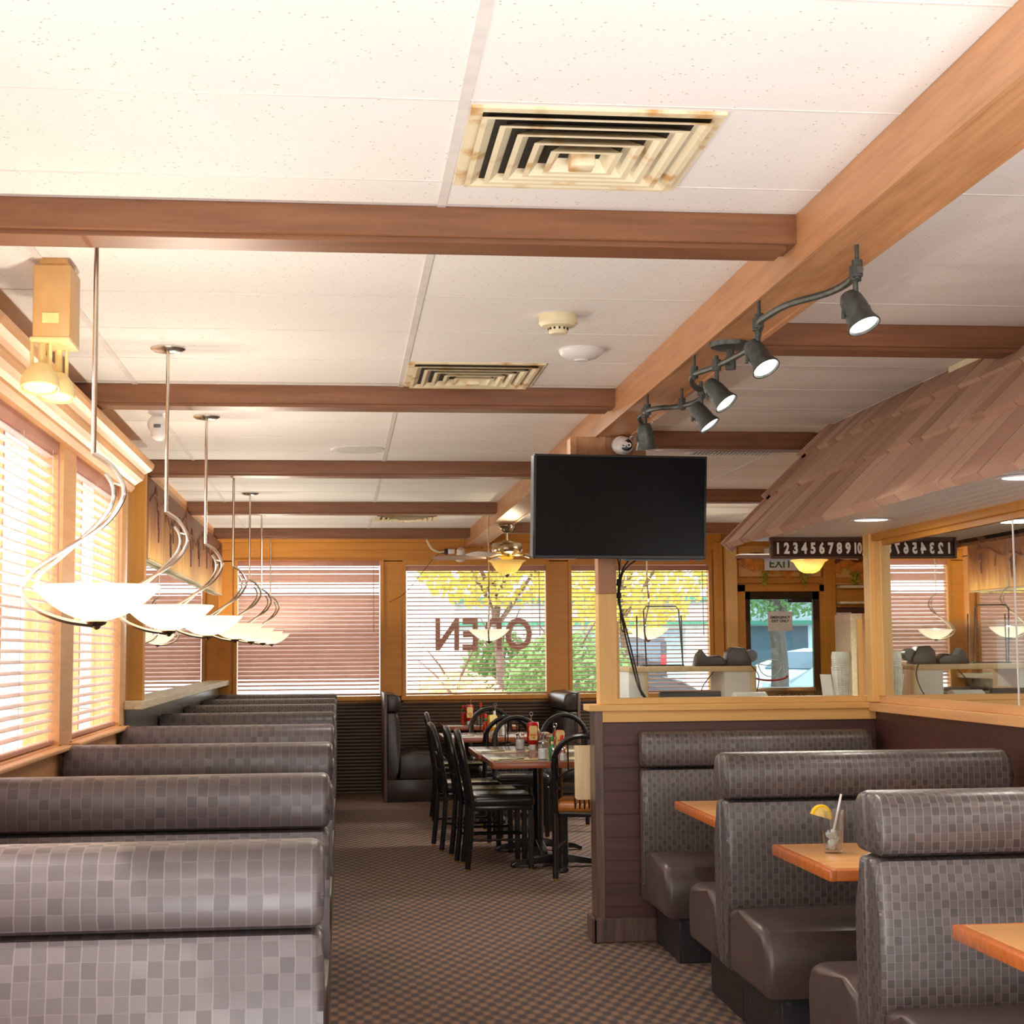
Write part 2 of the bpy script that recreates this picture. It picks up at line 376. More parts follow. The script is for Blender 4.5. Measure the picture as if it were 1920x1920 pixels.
# ---------------------------------------------------------------- the room
struct('floor',B().box(-1.4,6,-3,YB+.15,-.1,0),'carpet_weave','patterned brown carpet')
struct('ceiling',B().box(-1.4,6,-3,YB+.15,CEIL,CEIL+.12),'ceiling_tile','suspended ceiling of speckled white tiles')
g=B()
RX=(-2.162,-.9426,.2766,1.4958,2.715,3.934,5.153)
for x in RX[1:]: g.box(x-.012,x+.012,-3,YB,CEIL-.004,CEIL+.01)
rows=[4.02-.6096*k for k in range(12)]+[5.36,5.97,6.58,7.19]+[7.78+.6096*k for k in range(14)]
for y in rows: g.box(XL,5.9,y-.0035,y+.0035,CEIL-.002,CEIL+.01)
struct('ceiling_grid',g,'grid_paint','white metal grid between the ceiling tiles')
# dark painted beams under the ceiling
k=0
def beam(x0,x1,y):
    global k; k+=1
    b=B().box(x0,x1,y,y+.15,CEIL-.086,CEIL,.003,1).box(x0,x1-.03,y+.018,y+.15,CEIL-.1,CEIL-.08,.002,1)
    struct('trim_%d'%k,b,'beam_paint','brown timber cross beam under the ceiling')
for y in (4.25,7.22,10.08,12.87,15.58): beam(XL,1.30,y)
for y,x1 in ((2.75,XM),(5.70,XM),(8.62,5.9),(11.75,5.9),(14.88,5.9)): beam(1.474,x1,y)
k+=1; struct('trim_%d'%k,B().box(1.294,1.474,-3,YB,2.543,CEIL,.002,1).box(1.290,1.30,-3,YB,2.538,2.55).box(1.462,1.482,-3,YB,2.536,2.552),'beam_paint_lit','long brown main beam running the length of the room')
# left wall: sill wall, window posts, head
b=B().m(0).box(-1.42,XL,-3,9.3,0,1.02).box(-1.42,XL,-3,YB,2.44,CEIL).box(-1.42,XL,9.3,YB,1.0,2.45).m(1).box(-1.42,XL,9.3,YB,0,1.0).m(0)
LW=((-.15,1.53),(1.75,3.43),(3.66,5.34),(5.57,7.25),(7.48,9.16))
for y0,y1 in ((-3,-.15),(1.53,1.75),(3.43,3.66),(5.34,5.57),(7.25,7.48),(9.16,9.3)): b.box(-1.42,XL,y0,y1,1.0,2.45)
struct('wall_left',b,('cornice_paint','dark_stone'),'tan wall with windows along the left booths')
b=B().prism([(XL,2.40),(-1.225,2.40),(-1.205,2.425),(-1.205,2.44),(-1.185,2.455),(-1.16,2.47),(-1.15,2.49),(-1.15,2.505),(-1.13,2.515),(-1.105,2.53),(-1.095,2.55),(-1.095,2.565),(XL,2.565)],-3,9.3,'Y')
k+=1; struct('trim_%d'%k,b,'cornice_paint','stepped tan cornice above the left windows')
k+=1; struct('trim_%d'%k,B().box(-1.25,-1.14,9.28,YB,1.13,1.18,.006),'stone_ledge','pale ledge under the left mirror')
struct('wall_left_base',B().box(-1.25,-1.238,9.3,YB,0,1.13),'dark_stone','dark stone band under the left ledge')
k+=1; struct('trim_%d'%k,B().box(-1.25,-1.17,9.50,9.60,1.18,2.56,.004),'mustard_post','golden post at the start of the left mirror')
for i,(y0,y1) in enumerate(LW):
    f=B()
    for a,c in ((y0,y0+.05),(y1-.05,y1)): f.box(-1.405,-1.25,a,c,1.02,2.44)
    f.box(-1.405,-1.25,y0,y1,1.02,1.05).box(-1.405,-1.25,y0,y1,2.41,2.44).box(-1.39,-1.35,(y0+y1)/2-.02,(y0+y1)/2+.02,1.02,2.44)
    f.box(-1.27,-1.20,y0-.02,y1+.02,1.025,1.045,.006)
    wv=struct('window_%d'%(i+1),f,'cornice_paint','window beside the left booths')
    obj('pane',B().box(-1.385,-1.381,y0+.05,y1-.05,1.05,2.41),'clear_glass',wv,smooth=False)
# back wall
b=B().m(1).box(XL,6,YB-.01,YB+.12,0,.93).m(0).box(XL,6,YB,YB+.12,.93,1.0).box(XL,6,YB,YB+.12,2.40,CEIL)
BW=((-1.1,.445),(.645,2.19),(2.396,3.95))
for x0,x1 in ((XL,-1.1),(.445,.645),(2.19,2.396),(3.95,4.3),(5.12,6)): b.box(x0,x1,YB,YB+.12,.9,2.41)
b.box(4.3,5.12,YB,YB+.12,2.07,2.41)
b=b.box(XL,4.05,YB-.03,YB,2.52,2.60,.004).box(XL,4.05,YB-.05,YB,2.60,CEIL,.004)
# cut the door opening out of the dark panel by building it in two lengths
struct('wall_back',b,('mustard_paint','ribbed_panel'),'mustard rear wall with windows over dark ribbed panelling')
for i,(x0,x1) in enumerate(BW):
    zt=2.41 if i==0 else 2.36
    f=B()
    f.box(x0,x0+.035,YB-.02,YB+.1,.98,zt).box(x1-.035,x1,YB-.02,YB+.1,.98,zt).box(x0,x1,YB-.02,YB+.1,zt,2.42).box(x0-.02,x1+.02,YB-.05,YB+.1,.955,.995,.004)
    wv=struct('window_%d'%(i+6),f,'mustard_post','window in the rear wall')
    obj('pane',B().box(x0+.03,x1-.03,YB+.075,YB+.079,.99,zt),'clear_glass',wv,smooth=False)
for x0,x1,d,mt in ((3.96,4.06,.06,'mustard_post'),(4.07,4.19,.16,'tan_post'),(5.17,5.30,.05,'mustard_post')):
    k+=1; struct('trim_%d'%k,B().box(x0,x1,YB-d,YB,0,2.60,.004),mt,'post beside the rear exit door')
k+=1; struct('trim_%d'%k,B().box(4.19,5.9,YB-.03,YB,2.16,2.22,.004).box(4.22,4.30,YB-.05,YB,0,2.14).box(5.12,5.17,YB-.05,YB,0,2.14).box(4.22,5.17,YB-.05,YB,2.07,2.14),'mustard_paint','mustard casing around the exit door')
k+=1; struct('trim_%d'%k,B().box(4.24,5.15,YB-.02,YB,2.23,2.56,.003).box(5.31,5.88,YB-.02,YB,2.14,2.56,.003),'tan_paint','pale yellow wall panels behind the grape vines')
dr=struct('door_1',B().box(4.30,4.36,YB-.02,YB+.03,0,2.07).box(5.05,5.12,YB-.02,YB+.03,0,2.07).box(4.30,5.12,YB-.02,YB+.03,1.985,2.07).box(4.30,5.12,YB-.02,YB+.03,0,.2),'black_metal','dark framed glass emergency exit door in the rear wall')
obj('pane',B().box(4.36,5.05,YB+.0,YB+.006,.2,1.985),'door_glass',dr,smooth=False)
obj('door_closer',B().box(4.76,5.03,YB-.08,YB-.022,1.95,2.0,.006),'black_plastic',dr)
obj('push_bar',B().box(4.36,5.05,YB-.08,YB-.03,1.0,1.05,.01),'nickel',dr)
dc=B()
dc.tube([(4.57+.13*math.cos(t),YB-.003,1.33+.15*math.sin(t)-.02) for t in [PI+PI*j/12 for j in range(13)]],.006,5)
dc.tube([(4.57+.13*math.cos(2*PI*j/16),YB-.003,1.31+.03*math.sin(2*PI*j/16)) for j in range(17)],.005,5)
dc.tube([(4.72+.05*math.cos(t),YB-.003,1.24+.055*math.sin(t)) for t in [-PI/2+PI*j/8 for j in range(9)]],.005,5)
obj('cup_decal',dc,'lettering_white',dr)
obj('saucer_decal',B().tube([(4.57+.19*math.cos(t),YB-.003,1.17+.05*math.sin(t)) for t in [PI+PI*j/12 for j in range(13)]],.012,5),'lettering_red',dr)
text('door_lettering','KING\nOT MAX',.07,'lettering_black',dr,TR(4.80,YB-.004,.99,PI/2),.0005,1.25)
struct('wall_right_rear',B().box(5.9,6,YP,YB+.1,0,CEIL),'mustard_paint','mustard side wall of the back room')
struct('wall_front',B().box(-1.42,XM+.12,-3.12,-3,0,CEIL),'mustard_paint','unseen mustard wall behind the photographer')  # unseen wall, added to keep outdoor glare off the glass panel
struct('wall_return',B().box(XM+.12,6,YP-.1,YP,0,CEIL),'mustard_paint','wall behind the right mirror')
b=B().m(0).box(XM+.01,XM+.12,-3,YP,0,CEIL).m(1).box(XM-.012,XM+.01,-3,YP,0,1.135)
struct('wall_right',b,('tan_paint','dark_panel'),'right wall, dark panelling below a long mirror')
k+=1; struct('trim_%d'%k,B().box(XM-.05,XM+.01,-3,YP,1.13,1.175,.004).box(XM-.02,XM+.01,-3,YP,1.175,1.215,.003),'cornice_paint','pale yellow rail under the right mirror')
k+=1; struct('trim_%d'%k,B().box(XM-.045,XM+.01,-3,YP-.1,2.0,2.055,.006).box(XM-.02,XM+.01,-3,YP,1.975,2.0),'mustard_paint','yellow top rail of the right mirror')
# partition with a ledge, dark board face
PX=1.275
b=B().box(PX+.02,XM,YP,YP+.13,0,1.14)
for z in [.17+.115*j for j in range(9)]: b.box(PX+.02,XM,YP-.003,YP+.002,z,min(z+.111,1.14),.0015,1)
struct('wall_partition',b,'dark_panel','low dark board partition between the aisle and the back room')
k+=1; struct('trim_%d'%k,B().box(PX,PX+.03,YP-.008,YP+.14,0,1.15,.004).box(PX,PX+.045,YP-.012,YP,0,1.15,.003),'dark_trim','scuffed dark corner trim on the partition end')
k+=1; struct('trim_%d'%k,B().box(PX-.03,XM,YP-.03,YP+.16,1.145,1.178,.004).box(PX+.04,XM,YP-.012,YP+.14,1.09,1.145).box(PX+.12,XM,YP,YP+.05,1.178,1.21,.003),'tan_paint','pale yellow ledge on top of the partition')
struct('baseboard_partition',B().box(PX-.02,XM,YP-.035,YP,0,.12,.006).box(PX-.025,PX,YP-.035,YP+.15,0,.12,.006),'dark_trim','dark baseboard of the partition')
k+=1; struct('trim_%d'%k,B().m(0).box(1.305,1.40,YP+.0,YP+.1,1.178,1.74,.004).m(1).box(1.305,1.40,YP+.0,YP+.1,1.74,2.45,.004),('tan_post','brown_post'),'square post rising from the partition ledge to the main beam')
b=B().box(1.17,1.56,YP-.02,YP+.12,2.42,2.545,.004)
for x in (1.165,1.315,1.385,1.49): b.box(x,x+.035,YP-.032,YP-.018,2.42,2.545,.002,1)
k+=1; struct('trim_%d'%k,b,'beam_paint_lit','boxed beam bearing above the television')
k+=1; struct('trim_%d'%k,B().box(2.698,XM-.012,YP-.11,YP-.01,1.178,2.045,.005).box(XM-.03,XM+.01,YP-.20,YP-.11,1.21,2.0,.003),'tan_post','corner post at the end of the partition')
gp=struct('trim_%d'%(k+1),B().box(2.675,2.70,YP+.03,YP+.06,1.21,1.605).box(1.40,1.415,YP+.03,YP+.06,1.21,1.60),'tan_post','slim rebates holding the partition glass')
k+=1
tag(obj('glass_panel',B().box(1.415,2.675,YP+.042,YP+.048,1.205,1.598),'panel_glass',smooth=False),'clear glass screen standing on the partition ledge','glass screen')
# wainscot under the rear windows right of the aisle is the same ribbed board (part of wall_back)

# ---------------------------------------------------------------- mirrors, mural, canopy
tag(obj('wall_mirror',B().box(XL,XL+.006,9.3,16.2,1.18,2.56),'mirror',smooth=False),'long mirror on the left wall below the painted mural board','mirror')
rm=obj('wall_mirror',B().box(XM-.004,XM+.009,-2.5,YP-.20,1.215,1.99),'mirror',smooth=False); tag(rm,'large mirror on the right wall under the shingled canopy','mirror')
obj('seam',B().box(XM-.0055,XM-.003,6.125,6.137,1.215,1.99),'white_plastic',rm,smooth=False)
mb=thing('mural_board','long painted wood board with vines above the left mirror','mural',(XL,13.0,2.05))
obj('board',B().box(.008,.045,-3.05,3.1,0,.52,.003),'mural_board',mb)
obj('bottom_lip',B().box(.008,.055,-3.05,3.1,-.008,0,.002),'stone_ledge',mb)
b=B(); pts=[(.047,-3+.25*i,.37+.05*math.sin(i*.9)+.03*math.sin(i*2.3)) for i in range(25)]
b.tube(spline(pts,4),.009,5)
for i in range(1,24,2):
    p=pts[i]; b.tube(spline([p,(.047,p[1]+.06,p[2]+.06),(.047,p[1]+.12,p[2]+.02),(.047,p[1]+.16,p[2]-.1)],4),.005,4)
obj('vine',b,'vine_brown',mb)
for i in range(2,24,3):
    b=B()
    for q in range(26):
        t=q/26; b.ball((.048,pts[i][1]+rnd.uniform(-.05,.05)*(1-t),pts[i][2]-.05-.2*t),.014,1,(.4,1,1))
    obj('grape_bunch',b,'grape_purple',mb)

cn=thing('shingled_canopy','brown wood shingled canopy sloping over the right mirror','canopy',(2.12,5.2,2.02))
E0=Vector((0,0,0)); S=Vector((.60,0,.671)); SL=S.length; sd_=S.normalized(); nd=Vector((-sd_.z,0,sd_.x))
b=B(); r2=random.Random(3)
NC=3; CB=(0,.39,.73,1.0)
for c in range(NC):
    y=-6.5
    while y<3.1:
        wd=r2.choice((.12,.15,.19,.23,.27)); y1=min(y+wd,3.1); j=r2.uniform(-.008,.008); tk=r2.uniform(-.010,.009)
        d0=CB[c]*SL+j; d1=min(CB[c+1]*SL+.03,SL)
        if c==0: d0=-.02+j*.4
        for (da,ta),(db,tb) in (((d0,.036+tk),(d1,.008)),):
            P=[sd_*da+nd*.0,sd_*da+nd*ta,sd_*db+nd*(tb+.002),sd_*db]
            A=[Vector((p.x,y+.007,p.z)) for p in P]; C_=[Vector((p.x,y1-.007,p.z)) for p in P]
            va=[b.bm.verts.new(p) for p in A]; vc=[b.bm.verts.new(p) for p in C_]
            b.bm.faces.new(va[::-1]); b.bm.faces.new(vc)
            for q in range(4): b.bm.faces.new((va[q],va[(q+1)%4],vc[(q+1)%4],vc[q]))
        y=y1
obj('shingles',b,'shake_board',cn,smooth=False)
obj('backing_board',B().prism([(.0,.0),(.60,.671),(.594,.676),(-.006,.005)],-6.5,3.09,'Y'),'vent_dark',cn,smooth=False)
b=B()
for q in range(3):
    d=CB[q]*SL; e=CB[q+1]*SL
    P=[sd_*(d-.03)+nd*.05,sd_*e+nd*.024,sd_*e+nd*.002,sd_*(d-.03)-nd*.03]
    b.prism([(p.x,p.z) for p in P],3.09,3.125,'Y')
obj('rake_board',b,'shake_board',cn,smooth=False)
obj('gap_strip',B().box(.55,.60,.7,1.35,.640,.668),'cream_plastic',cn,smooth=False)
b=B()
for q in range(8): b.box(.0+.078*q,.0765+.078*q,-6.5,3.08,.018,.03,.0012,1)
obj('soffit',b,'soffit_board',cn,smooth=False)
for nm,(x,y) in {'a':(2.405,6.86),'b':(2.35,5.13),'c':(2.35,3.4)}.items():
    t=thing('recessed_light',{'a':'round recessed light in the soffit above the partition corner','b':'round recessed light in the soffit at the right edge of the photo','c':'round recessed light in the soffit nearest the front'}[nm],'light',(x,y,2.034),0,'recessed soffit lights')
    obj('trim_ring',B().lathe([(.075,0),(.095,-.004),(.098,.002),(.075,.004)],32),'white_plastic',t)
    obj('lens',B().lathe([(0,.001),(.076,.001),(.076,.003),(0,.003)],32),'soffit_glow',t)
    l=D.lights.new('soffit_lamp','AREA'); l.shape='DISK'; l.size=.14; l.energy=4; l.color=(1,.93,.82); lo=D.objects.new('soffit_lamp',l); COL.objects.link(lo); lo.parent=t; lo.location=(0,0,-.008)

# ---------------------------------------------------------------- blinds
def slat_poly(w_,tilt,z,cv=.009,t=.0024):
    pts=[]
    ks=5
    for q in range(ks):
        u=(q/(ks-1)-.5); pts.append((u*w_,cv*(1-4*u*u)))
    low=[(y,zz-t) for y,zz in pts]
    P=pts+low[::-1]; c,s=math.cos(tilt),math.sin(tilt)
    return [(y*c-zz*s,z+y*s+zz*c) for y,zz in P]
def blind(name,label,Wd,z0,z1,T,tilt,mat,pitch=.0435,odd=None,group='venetian blinds'):
    t=D.objects.new(name,None); COL.objects.link(t); t.matrix_world=T; tag(t,label,'blind',group)
    obj('headrail',B().box(-Wd/2,Wd/2,-.03,.03,z1-.055,z1,.004),'blind_rail',t)
    b=B(); z=z1-.075; i=0; r=random.Random(name+str(Wd))
    while z>z0+.045:
        tl=tilt+r.uniform(-.03,.03); dz=0
        if odd and i in odd: tl,dz=odd[i]
        b.prism(slat_poly(.05,tl,z+dz),-Wd/2+.006,Wd/2-.006,'X'); z-=pitch; i+=1
    obj('slats',b,mat,t)
    obj('bottom_rail',B().box(-Wd/2,Wd/2,-.026,.026,z0+.008,z0+.028,.004),'blind_rail',t)
    b=B()
    for x in (-Wd/2+.14,0,Wd/2-.14):
        for y in (-.027,.027): b.tube([(x,y,z0+.02),(x,y,z1-.05)],.0011,4)
    obj('ladder_cord',b,'cord_white',t)
    obj('tilt_wand',B().tube([(Wd/2-.07,-.04,z1-.06),(Wd/2-.065,-.045,z1-.75)],.004,6),'blind_rail',t)
    return t
# local x along the window, local -y faces the room
odd={0:(.1,0),1:(1.0,.004),2:(1.0,0),3:(1.1,.0),4:(.25,0),5:(.12,.006),6:(.3,-.004),7:(1.0,0),27:(.5,0),28:(.3,0),29:(.2,0)}
blind('venetian_blind','closed mauve brown venetian blind in the rear window above the left booths',1.47,1.0,2.41,TR(-.3275,YB+.02,0),.97,'blind_slat',.0435,odd)
blind('venetian_blind','open venetian blind in the rear window with OPEN lettering',1.47,1.0,2.355,TR(1.4175,YB+.02,0),.05,'blind_slat')
blind('venetian_blind','open venetian blind in the rear window behind the television post',1.48,1.0,2.355,TR(3.173,YB+.02,0),.05,'blind_slat')
LB=('open venetian blind in the left window farthest behind the photographer','open venetian blind in the left window beside the photographer','open venetian blind in the left window just before the first visible one','open venetian blind in the left window nearest the first pendant lamp','open venetian blind in the left window just before the left mirror')
for i,(y0,y1) in enumerate(LW):
    if i<2: continue
    blind('venetian_blind',LB[i],y1-y0-.11,1.045,2.41,TR(-1.30,(y0+y1)/2,0,0,0,PI/2),.10,'blind_slat_sunlit')

# ---------------------------------------------------------------- booths
def half_profiles(s,th):
    # (distance towards the seat, z): lower back pad and head roll, for side s=-1 or +1
    low=[(0,.21),(.07,.21),(.085,.30),(.095,.45),(.100,.58),(.098,.70),(.090,.80),(.076,.855),(.05,.862),(0,.862)]
    head=[(0,.868),(.072,.868),(.092,.878),(.101,.90),(.104,.94),(.102,.985),(.094,1.016),(.076,1.034),(.04,1.043),(0,1.043)]
    kf=th/.2
    return [(s*d*kf,z) for d,z in low],[(s*d*kf,z) for d,z in head]
def booth(name,label,x0,x1,y,sides,weave,group,open_left,th=.21,seat=.50):
    # backrest planes meet at y; sides -1 faces the camera, +1 faces the rear wall
    t=thing(name,label,'booth bench',((x0+x1)/2,y,0),0,group); W=(x1-x0)/2
    for s in sides:
        lo,hd=half_profiles(s,th)
        obj('backrest',B().prism(lo,-W,W,'X',.03,None,4),weave,t)
        obj('headrest',B().prism(hd,-W,W,'X',.026,None,4),weave,t)
        ex=.0
        d0=.095*th/.2; d1=d0+seat
        P=[(s*d0,.215),(s*d1,.215),(s*(d1+.012),.25),(s*(d1+.018),.33),(s*(d1+.01),.40),(s*(d1-.02),.445),(s*(d1-.08),.465),(s*(d0+.15),.47),(s*d0,.455)]
        obj('seat',B().prism(P,-W,W,'X',.035,None,4),'seat_vinyl' if weave!='dark_vinyl' else 'dark_vinyl',t)
        a,c=(.08,0) if open_left else (0,.08)
        obj('plinth',B().box(-W+a,W-c,min(s*.0,s*(d1-.06)),max(s*.0,s*(d1-.06)),0,.215,.004,1),'kick_plinth',t)
    return t
LY=(3.48,5.39,7.26,9.08,10.98,12.68,14.25,15.95)
ordn=('first','second','third','fourth','fifth','sixth','seventh','eighth')
for i,y in enumerate(LY):
    lab='%s brown checked booth back from the camera, in the row under the left windows'%ordn[i]
    booth('double_booth_bench' if i<7 else 'booth_bench',lab,-1.232,-.035,y,(-1,1) if i<7 else (-1,),'booth_weave_mauve' if i<5 else 'booth_weave','booth benches along the left windows',False)
booth('double_booth_bench','grey checked vinyl booth back nearest the camera on the right',1.49,2.66,4.375,(-1,1),'booth_weave','booth benches along the right mirror',True)
booth('double_booth_bench','grey checked vinyl booth back behind the table with the glass',1.49,2.66,6.105,(-1,1),'booth_weave','booth benches along the right mirror',True)
booth('booth_bench','grey checked vinyl booth back against the dark partition',1.49,2.68,7.80,(-1,),'booth_weave','booth benches along the right mirror',True)
def booth_nook(label,x,s,y0,y1):
    t=thing('booth_bench',label,'booth bench',(x,(y0+y1)/2,0),0,'booth benches under the rear window'); h=(y1-y0)/2
    lo,hd=half_profiles(s,.26)
    obj('backrest',B().prism(lo,-h,h,'Y',.016),'dark_vinyl',t); obj('headrest',B().prism(hd,-h,h,'Y',.02),'dark_vinyl',t)
    obj('back_panel',B().box(min(0,-s*.03),max(0,-s*.03),-h,h,0,1.05,.005),'dark_trim',t)
    d0=.12; d1=d0+.46
    P=[(s*d0,.215),(s*d1,.215),(s*(d1+.012),.25),(s*(d1+.018),.33),(s*(d1+.01),.40),(s*(d1-.02),.445),(s*(d1-.08),.465),(s*(d0+.15),.48),(s*d0,.455)]
    obj('seat',B().prism(P,-h,h,'Y',.02),'dark_vinyl',t)
    obj('plinth',B().box(min(0,s*(d1-.02)),max(0,s*(d1-.02)),-h+.005,h,0,.215,.004),'dark_vinyl',t)
booth_nook('dark vinyl booth bench under the rear window, its back to the aisle',.45,1,15.33,16.30)
booth_nook('dark ribbed vinyl booth bench under the rear window, behind the dining chairs',2.30,-1,15.15,16.30)

# ---------------------------------------------------------------- tables
def wall_table(label,y0,y1):
    t=thing('booth_table',label,'table',(1.59,(y0+y1)/2,0),0,'orange wood booth tables'); h=(y1-y0)/2
    obj('tabletop',B().box(.028,1.12,-h+.028,h-.028,.70,.7312,.003),'table_top_wood',t)
    obj('edge_band',B().box(0,.03,-h,h,.69,.73,.008).box(.02,1.12,-h+.0005,-h+.03,.6905,.7295,.008).box(.02,1.12,h-.03,h-.0005,.6905,.7295,.008),'table_edge_wood',t)
    obj('pedestal',B().tube([(.62,0,.03),(.62,0,.70)],.04,16),'black_metal',t)
    obj('base',B().box(.42,.82,-.03,.03,0,.035,.01).box(.59,.65,-.24,.24,0,.035,.01),'black_metal',t)
wall_table('orange wood booth table by the partition booth',6.56,7.43)
wall_table('orange wood booth table carrying the lemon drink',5.03,5.73)
wall_table('orange wood booth table cut by the right edge of the photo',3.30,4.01)

def pedestal_table(label,x0,x1,y0,y1,group='dark dining tables'):
    cx,cy_=(x0+x1)/2,(y0+y1)/2; t=thing('dining_table',label,'table',(cx,cy_,0),0,group); a,c=(x1-x0)/2,(y1-y0)/2
    obj('tabletop',B().box(-a+.02,a-.02,-c+.02,c-.02,.70,.7315,.003),'dark_table_top',t)
    obj('edge_band',B().box(-a,a,-c,-c+.024,.69,.73,.006).box(-a,a,c-.024,c,.69,.73,.006).box(-a+.0005,-a+.024,-c+.0005,c-.0005,.6905,.7295,.006).box(a-.024,a-.0005,-c+.0005,c-.0005,.6905,.7295,.006),'dark_table_edge',t)
    obj('pedestal',B().tube([(0,0,.06),(0,0,.69)],.038,18).box(-.14,.14,-.14,.14,.672,.69,.004),'black_metal',t)
    b=B()
    for q in range(4):
        T=Matrix.Rotation(q*PI/2,4,'Z')
        b.prism([(.02,.03),(.02,.085),(.05,.085),(.27,.045),(.315,.03),(.32,.008),(.30,.004),(.26,.02)],-.028,.028,'Y',.005,T)
    obj('cross_base',b,'black_metal',t)
    return t
pedestal_table('dark dining table nearest the aisle, with the large ketchup bottle',.985,1.94,10.18,11.03)
pedestal_table('dark dining table pushed against the rear of the ketchup table',.965,1.92,11.04,11.92)
pedestal_table('dark dining table in front of the rear booth nook',.87,1.85,13.15,14.0)
pedestal_table('dark table between the two rear booth benches',1.00,1.72,15.2,16.25)

# ---------------------------------------------------------------- chairs
def chair(name,label,loc,rz,seatmat='seat_black',group='black metal dining chairs'):
    # faces local +y, seat centre at the origin
    t=thing(name,label,'chair',loc,rz,group)
    obj('seat',B().box(-.21,.21,-.205,.22,.418,.495,.036,4),seatmat,t)
    obj('seat_frame',B().box(-.19,.19,-.195,.2,.395,.428,.006),'black_metal',t)
    for s in (-1,1):
        obj('front_leg',B().box(-.0175,.0175,-.0175,.0175,.012,.40,.004,1,TR(s*.18,.19,0)).m(1).tube([(s*.18,.19,0),(s*.18,.19,.014)],.012,10),('black_metal','gold_brass'),t)
        obj('rear_leg',B().tube([(s*.185,-.235,.014),(s*.187,-.215,.20),(s*.188,-.2,.42)],.019,10).m(1).tube([(s*.185,-.236,0),(s*.185,-.236,.016)],.013,10),('black_metal','gold_brass'),t)
        obj('side_stretcher',B().tube([(s*.18,.19,.2),(s*.186,-.215,.2)],.009,8),'black_metal',t)
    def bk(x,z): # point on the leaning back plane
        return (x,-.2-.32*(z-.42)**1.15*.62,z)
    hp=[]
    for z in (.42,.5,.58,.66,.73): hp.append(bk(-.188,z))
    for j in range(1,12):
        a=PI-PI*j/12; hp.append(bk(.188*math.cos(a),.73+.185*math.sin(a)))
    for z in (.73,.66,.58,.5,.42): hp.append(bk(.188,z))
    obj('back_hoop',B().tube(hp,.0195,10),'black_metal',t)
    b=B(); z0=.58
    arc=[bk(.185*math.cos(a),z0+.0+.13*math.sin(a)) for a in [PI*j/12 for j in range(13)]]
    b.tube(arc,.007,6); b.tube([bk(-.188,z0),bk(.188,z0)],.008,6)
    for a in (28,59,90,121,152):
        q=math.radians(a); b.tube([bk(.185*math.cos(q),z0+.13*math.sin(q)),bk(.182*math.cos(q),.73+.18*math.sin(q))],.005,6)
    for x in (-.06,-.03,0,.03,.06): b.tube([bk(x,.45),bk(x,z0)],.005,6)
    obj('back_spokes',b,'black_metal',t)
    return t
E_=-PI/2   # facing +x
ch=[((1.075,10.66,0),E_,'black chair with padded seat on the aisle side, nearest of the three in a row'),
((1.03,11.10,0),E_+.03,'black chair with padded seat on the aisle side, middle of the three in a row'),
((.95,11.72,0),E_+.1,'black chair with padded seat on the aisle side, rearmost of the three in a row'),
((1.03,13.66,0),E_,'black chair beside the rear dark booth bench, half hidden by the row of three'),
((1.42,12.38,0),PI,'black arched chair behind the ketchup table, facing the camera'),
((1.36,13.03,0),0,'black arched chair with its back to the ketchup table, before the rear dining table'),
((1.40,14.42,0),PI,'black arched chair at the far side of the rear dining table'),
((2.02,13.55,0),PI/2,'black chair seen edge on before the rear ribbed booth bench'),
((1.86,12.75,0),PI,'black chair behind the ketchup table, beside the wooden menu box')]
for loc,rz,lab in ch: chair('dining_chair',lab,loc,rz)
chair('dining_chair','black arched chair with an orange tan seat beside the partition end',(1.60,10.12,0),-.28,'seat_orange')

# ---------------------------------------------------------------- pendant lamps
def pendant(name,label,loc,zc,group,rz=0,light=7):
    # loc: x,y of the rod; heights are absolute
    t=thing(name,label,'pendant lamp',(loc[0],loc[1],0),rz,group)
    obj('canopy',B().lathe([(0,zc),(.07,zc),(.07,zc-.006),(.055,zc-.016),(.02,zc-.022),(0,zc-.024)],28),'nickel',t)
    obj('rod',B().tube([(0,0,zc-.02),(0,0,2.02)],.0075,10),'nickel',t)
    A=[(0,0,2.02),(.02,0,2.008),(.055,0,1.98),(.085,0,1.925),(.078,0,1.88),(.03,0,1.816),(-.08,0,1.742),(-.155,0,1.69),(-.19,0,1.635),(-.155,0,1.582),(-.075,0,1.548),(.0,0,1.535),(.015,0,1.530)]
    obj('arm',B().tube(spline(A,6),.0075,8),'nickel',t)
    A2=[(.035,0,1.962),(.052,0,1.935),(.058,0,1.90),(.045,0,1.86),(.0,0,1.805),(-.09,0,1.722),(-.14,0,1.68),(-.152,0,1.645),(-.145,0,1.625)]
    b=B().tube(spline(A2,6),.0065,8)
    for p,q in (((.083,0,1.93),(.05,0,1.936)),((-.075,0,1.745),(-.085,0,1.727))): b.tube([p,q],.004,6)
    obj('inner_arm',b,'nickel',t)
    c=.016; prof=[]
    R_=.178;
    for j in range(13):
        u=j/12; r=R_*u; prof.append((r,1.545+.096*(u**2.1)))
    inn=[(max(r-.003,0),z+.004) for r,z in prof][::-1]
    obj('bowl',B().lathe(prof+inn,40,TR(c,0,0)),'bowl_glass',t)
    obj('finial',B().lathe([(0,1.520),(.008,1.523),(.012,1.53),(.024,1.535),(.030,1.543),(.012,1.549),(0,1.549)],18,TR(c,0,0)),'antique_brass',t)
    obj('bulb',B().ball((c,0,1.60),.022,2),'bulb_glow',t)
    pointlight('pendant_glow',t,(c,0,1.615),light,(1,.89,.73),.035)
    return t
PYS=(4.5,6.36,8.2,10.30,12.15,13.95,15.75)
for i,y in enumerate(PYS):
    pendant('pendant_lamp','%s glass bowl pendant lamp, counted from the camera, hanging over the left booths'%ordn[i],(-.70,y),CEIL,'bowl pendant lamps over the left booths',0,44)
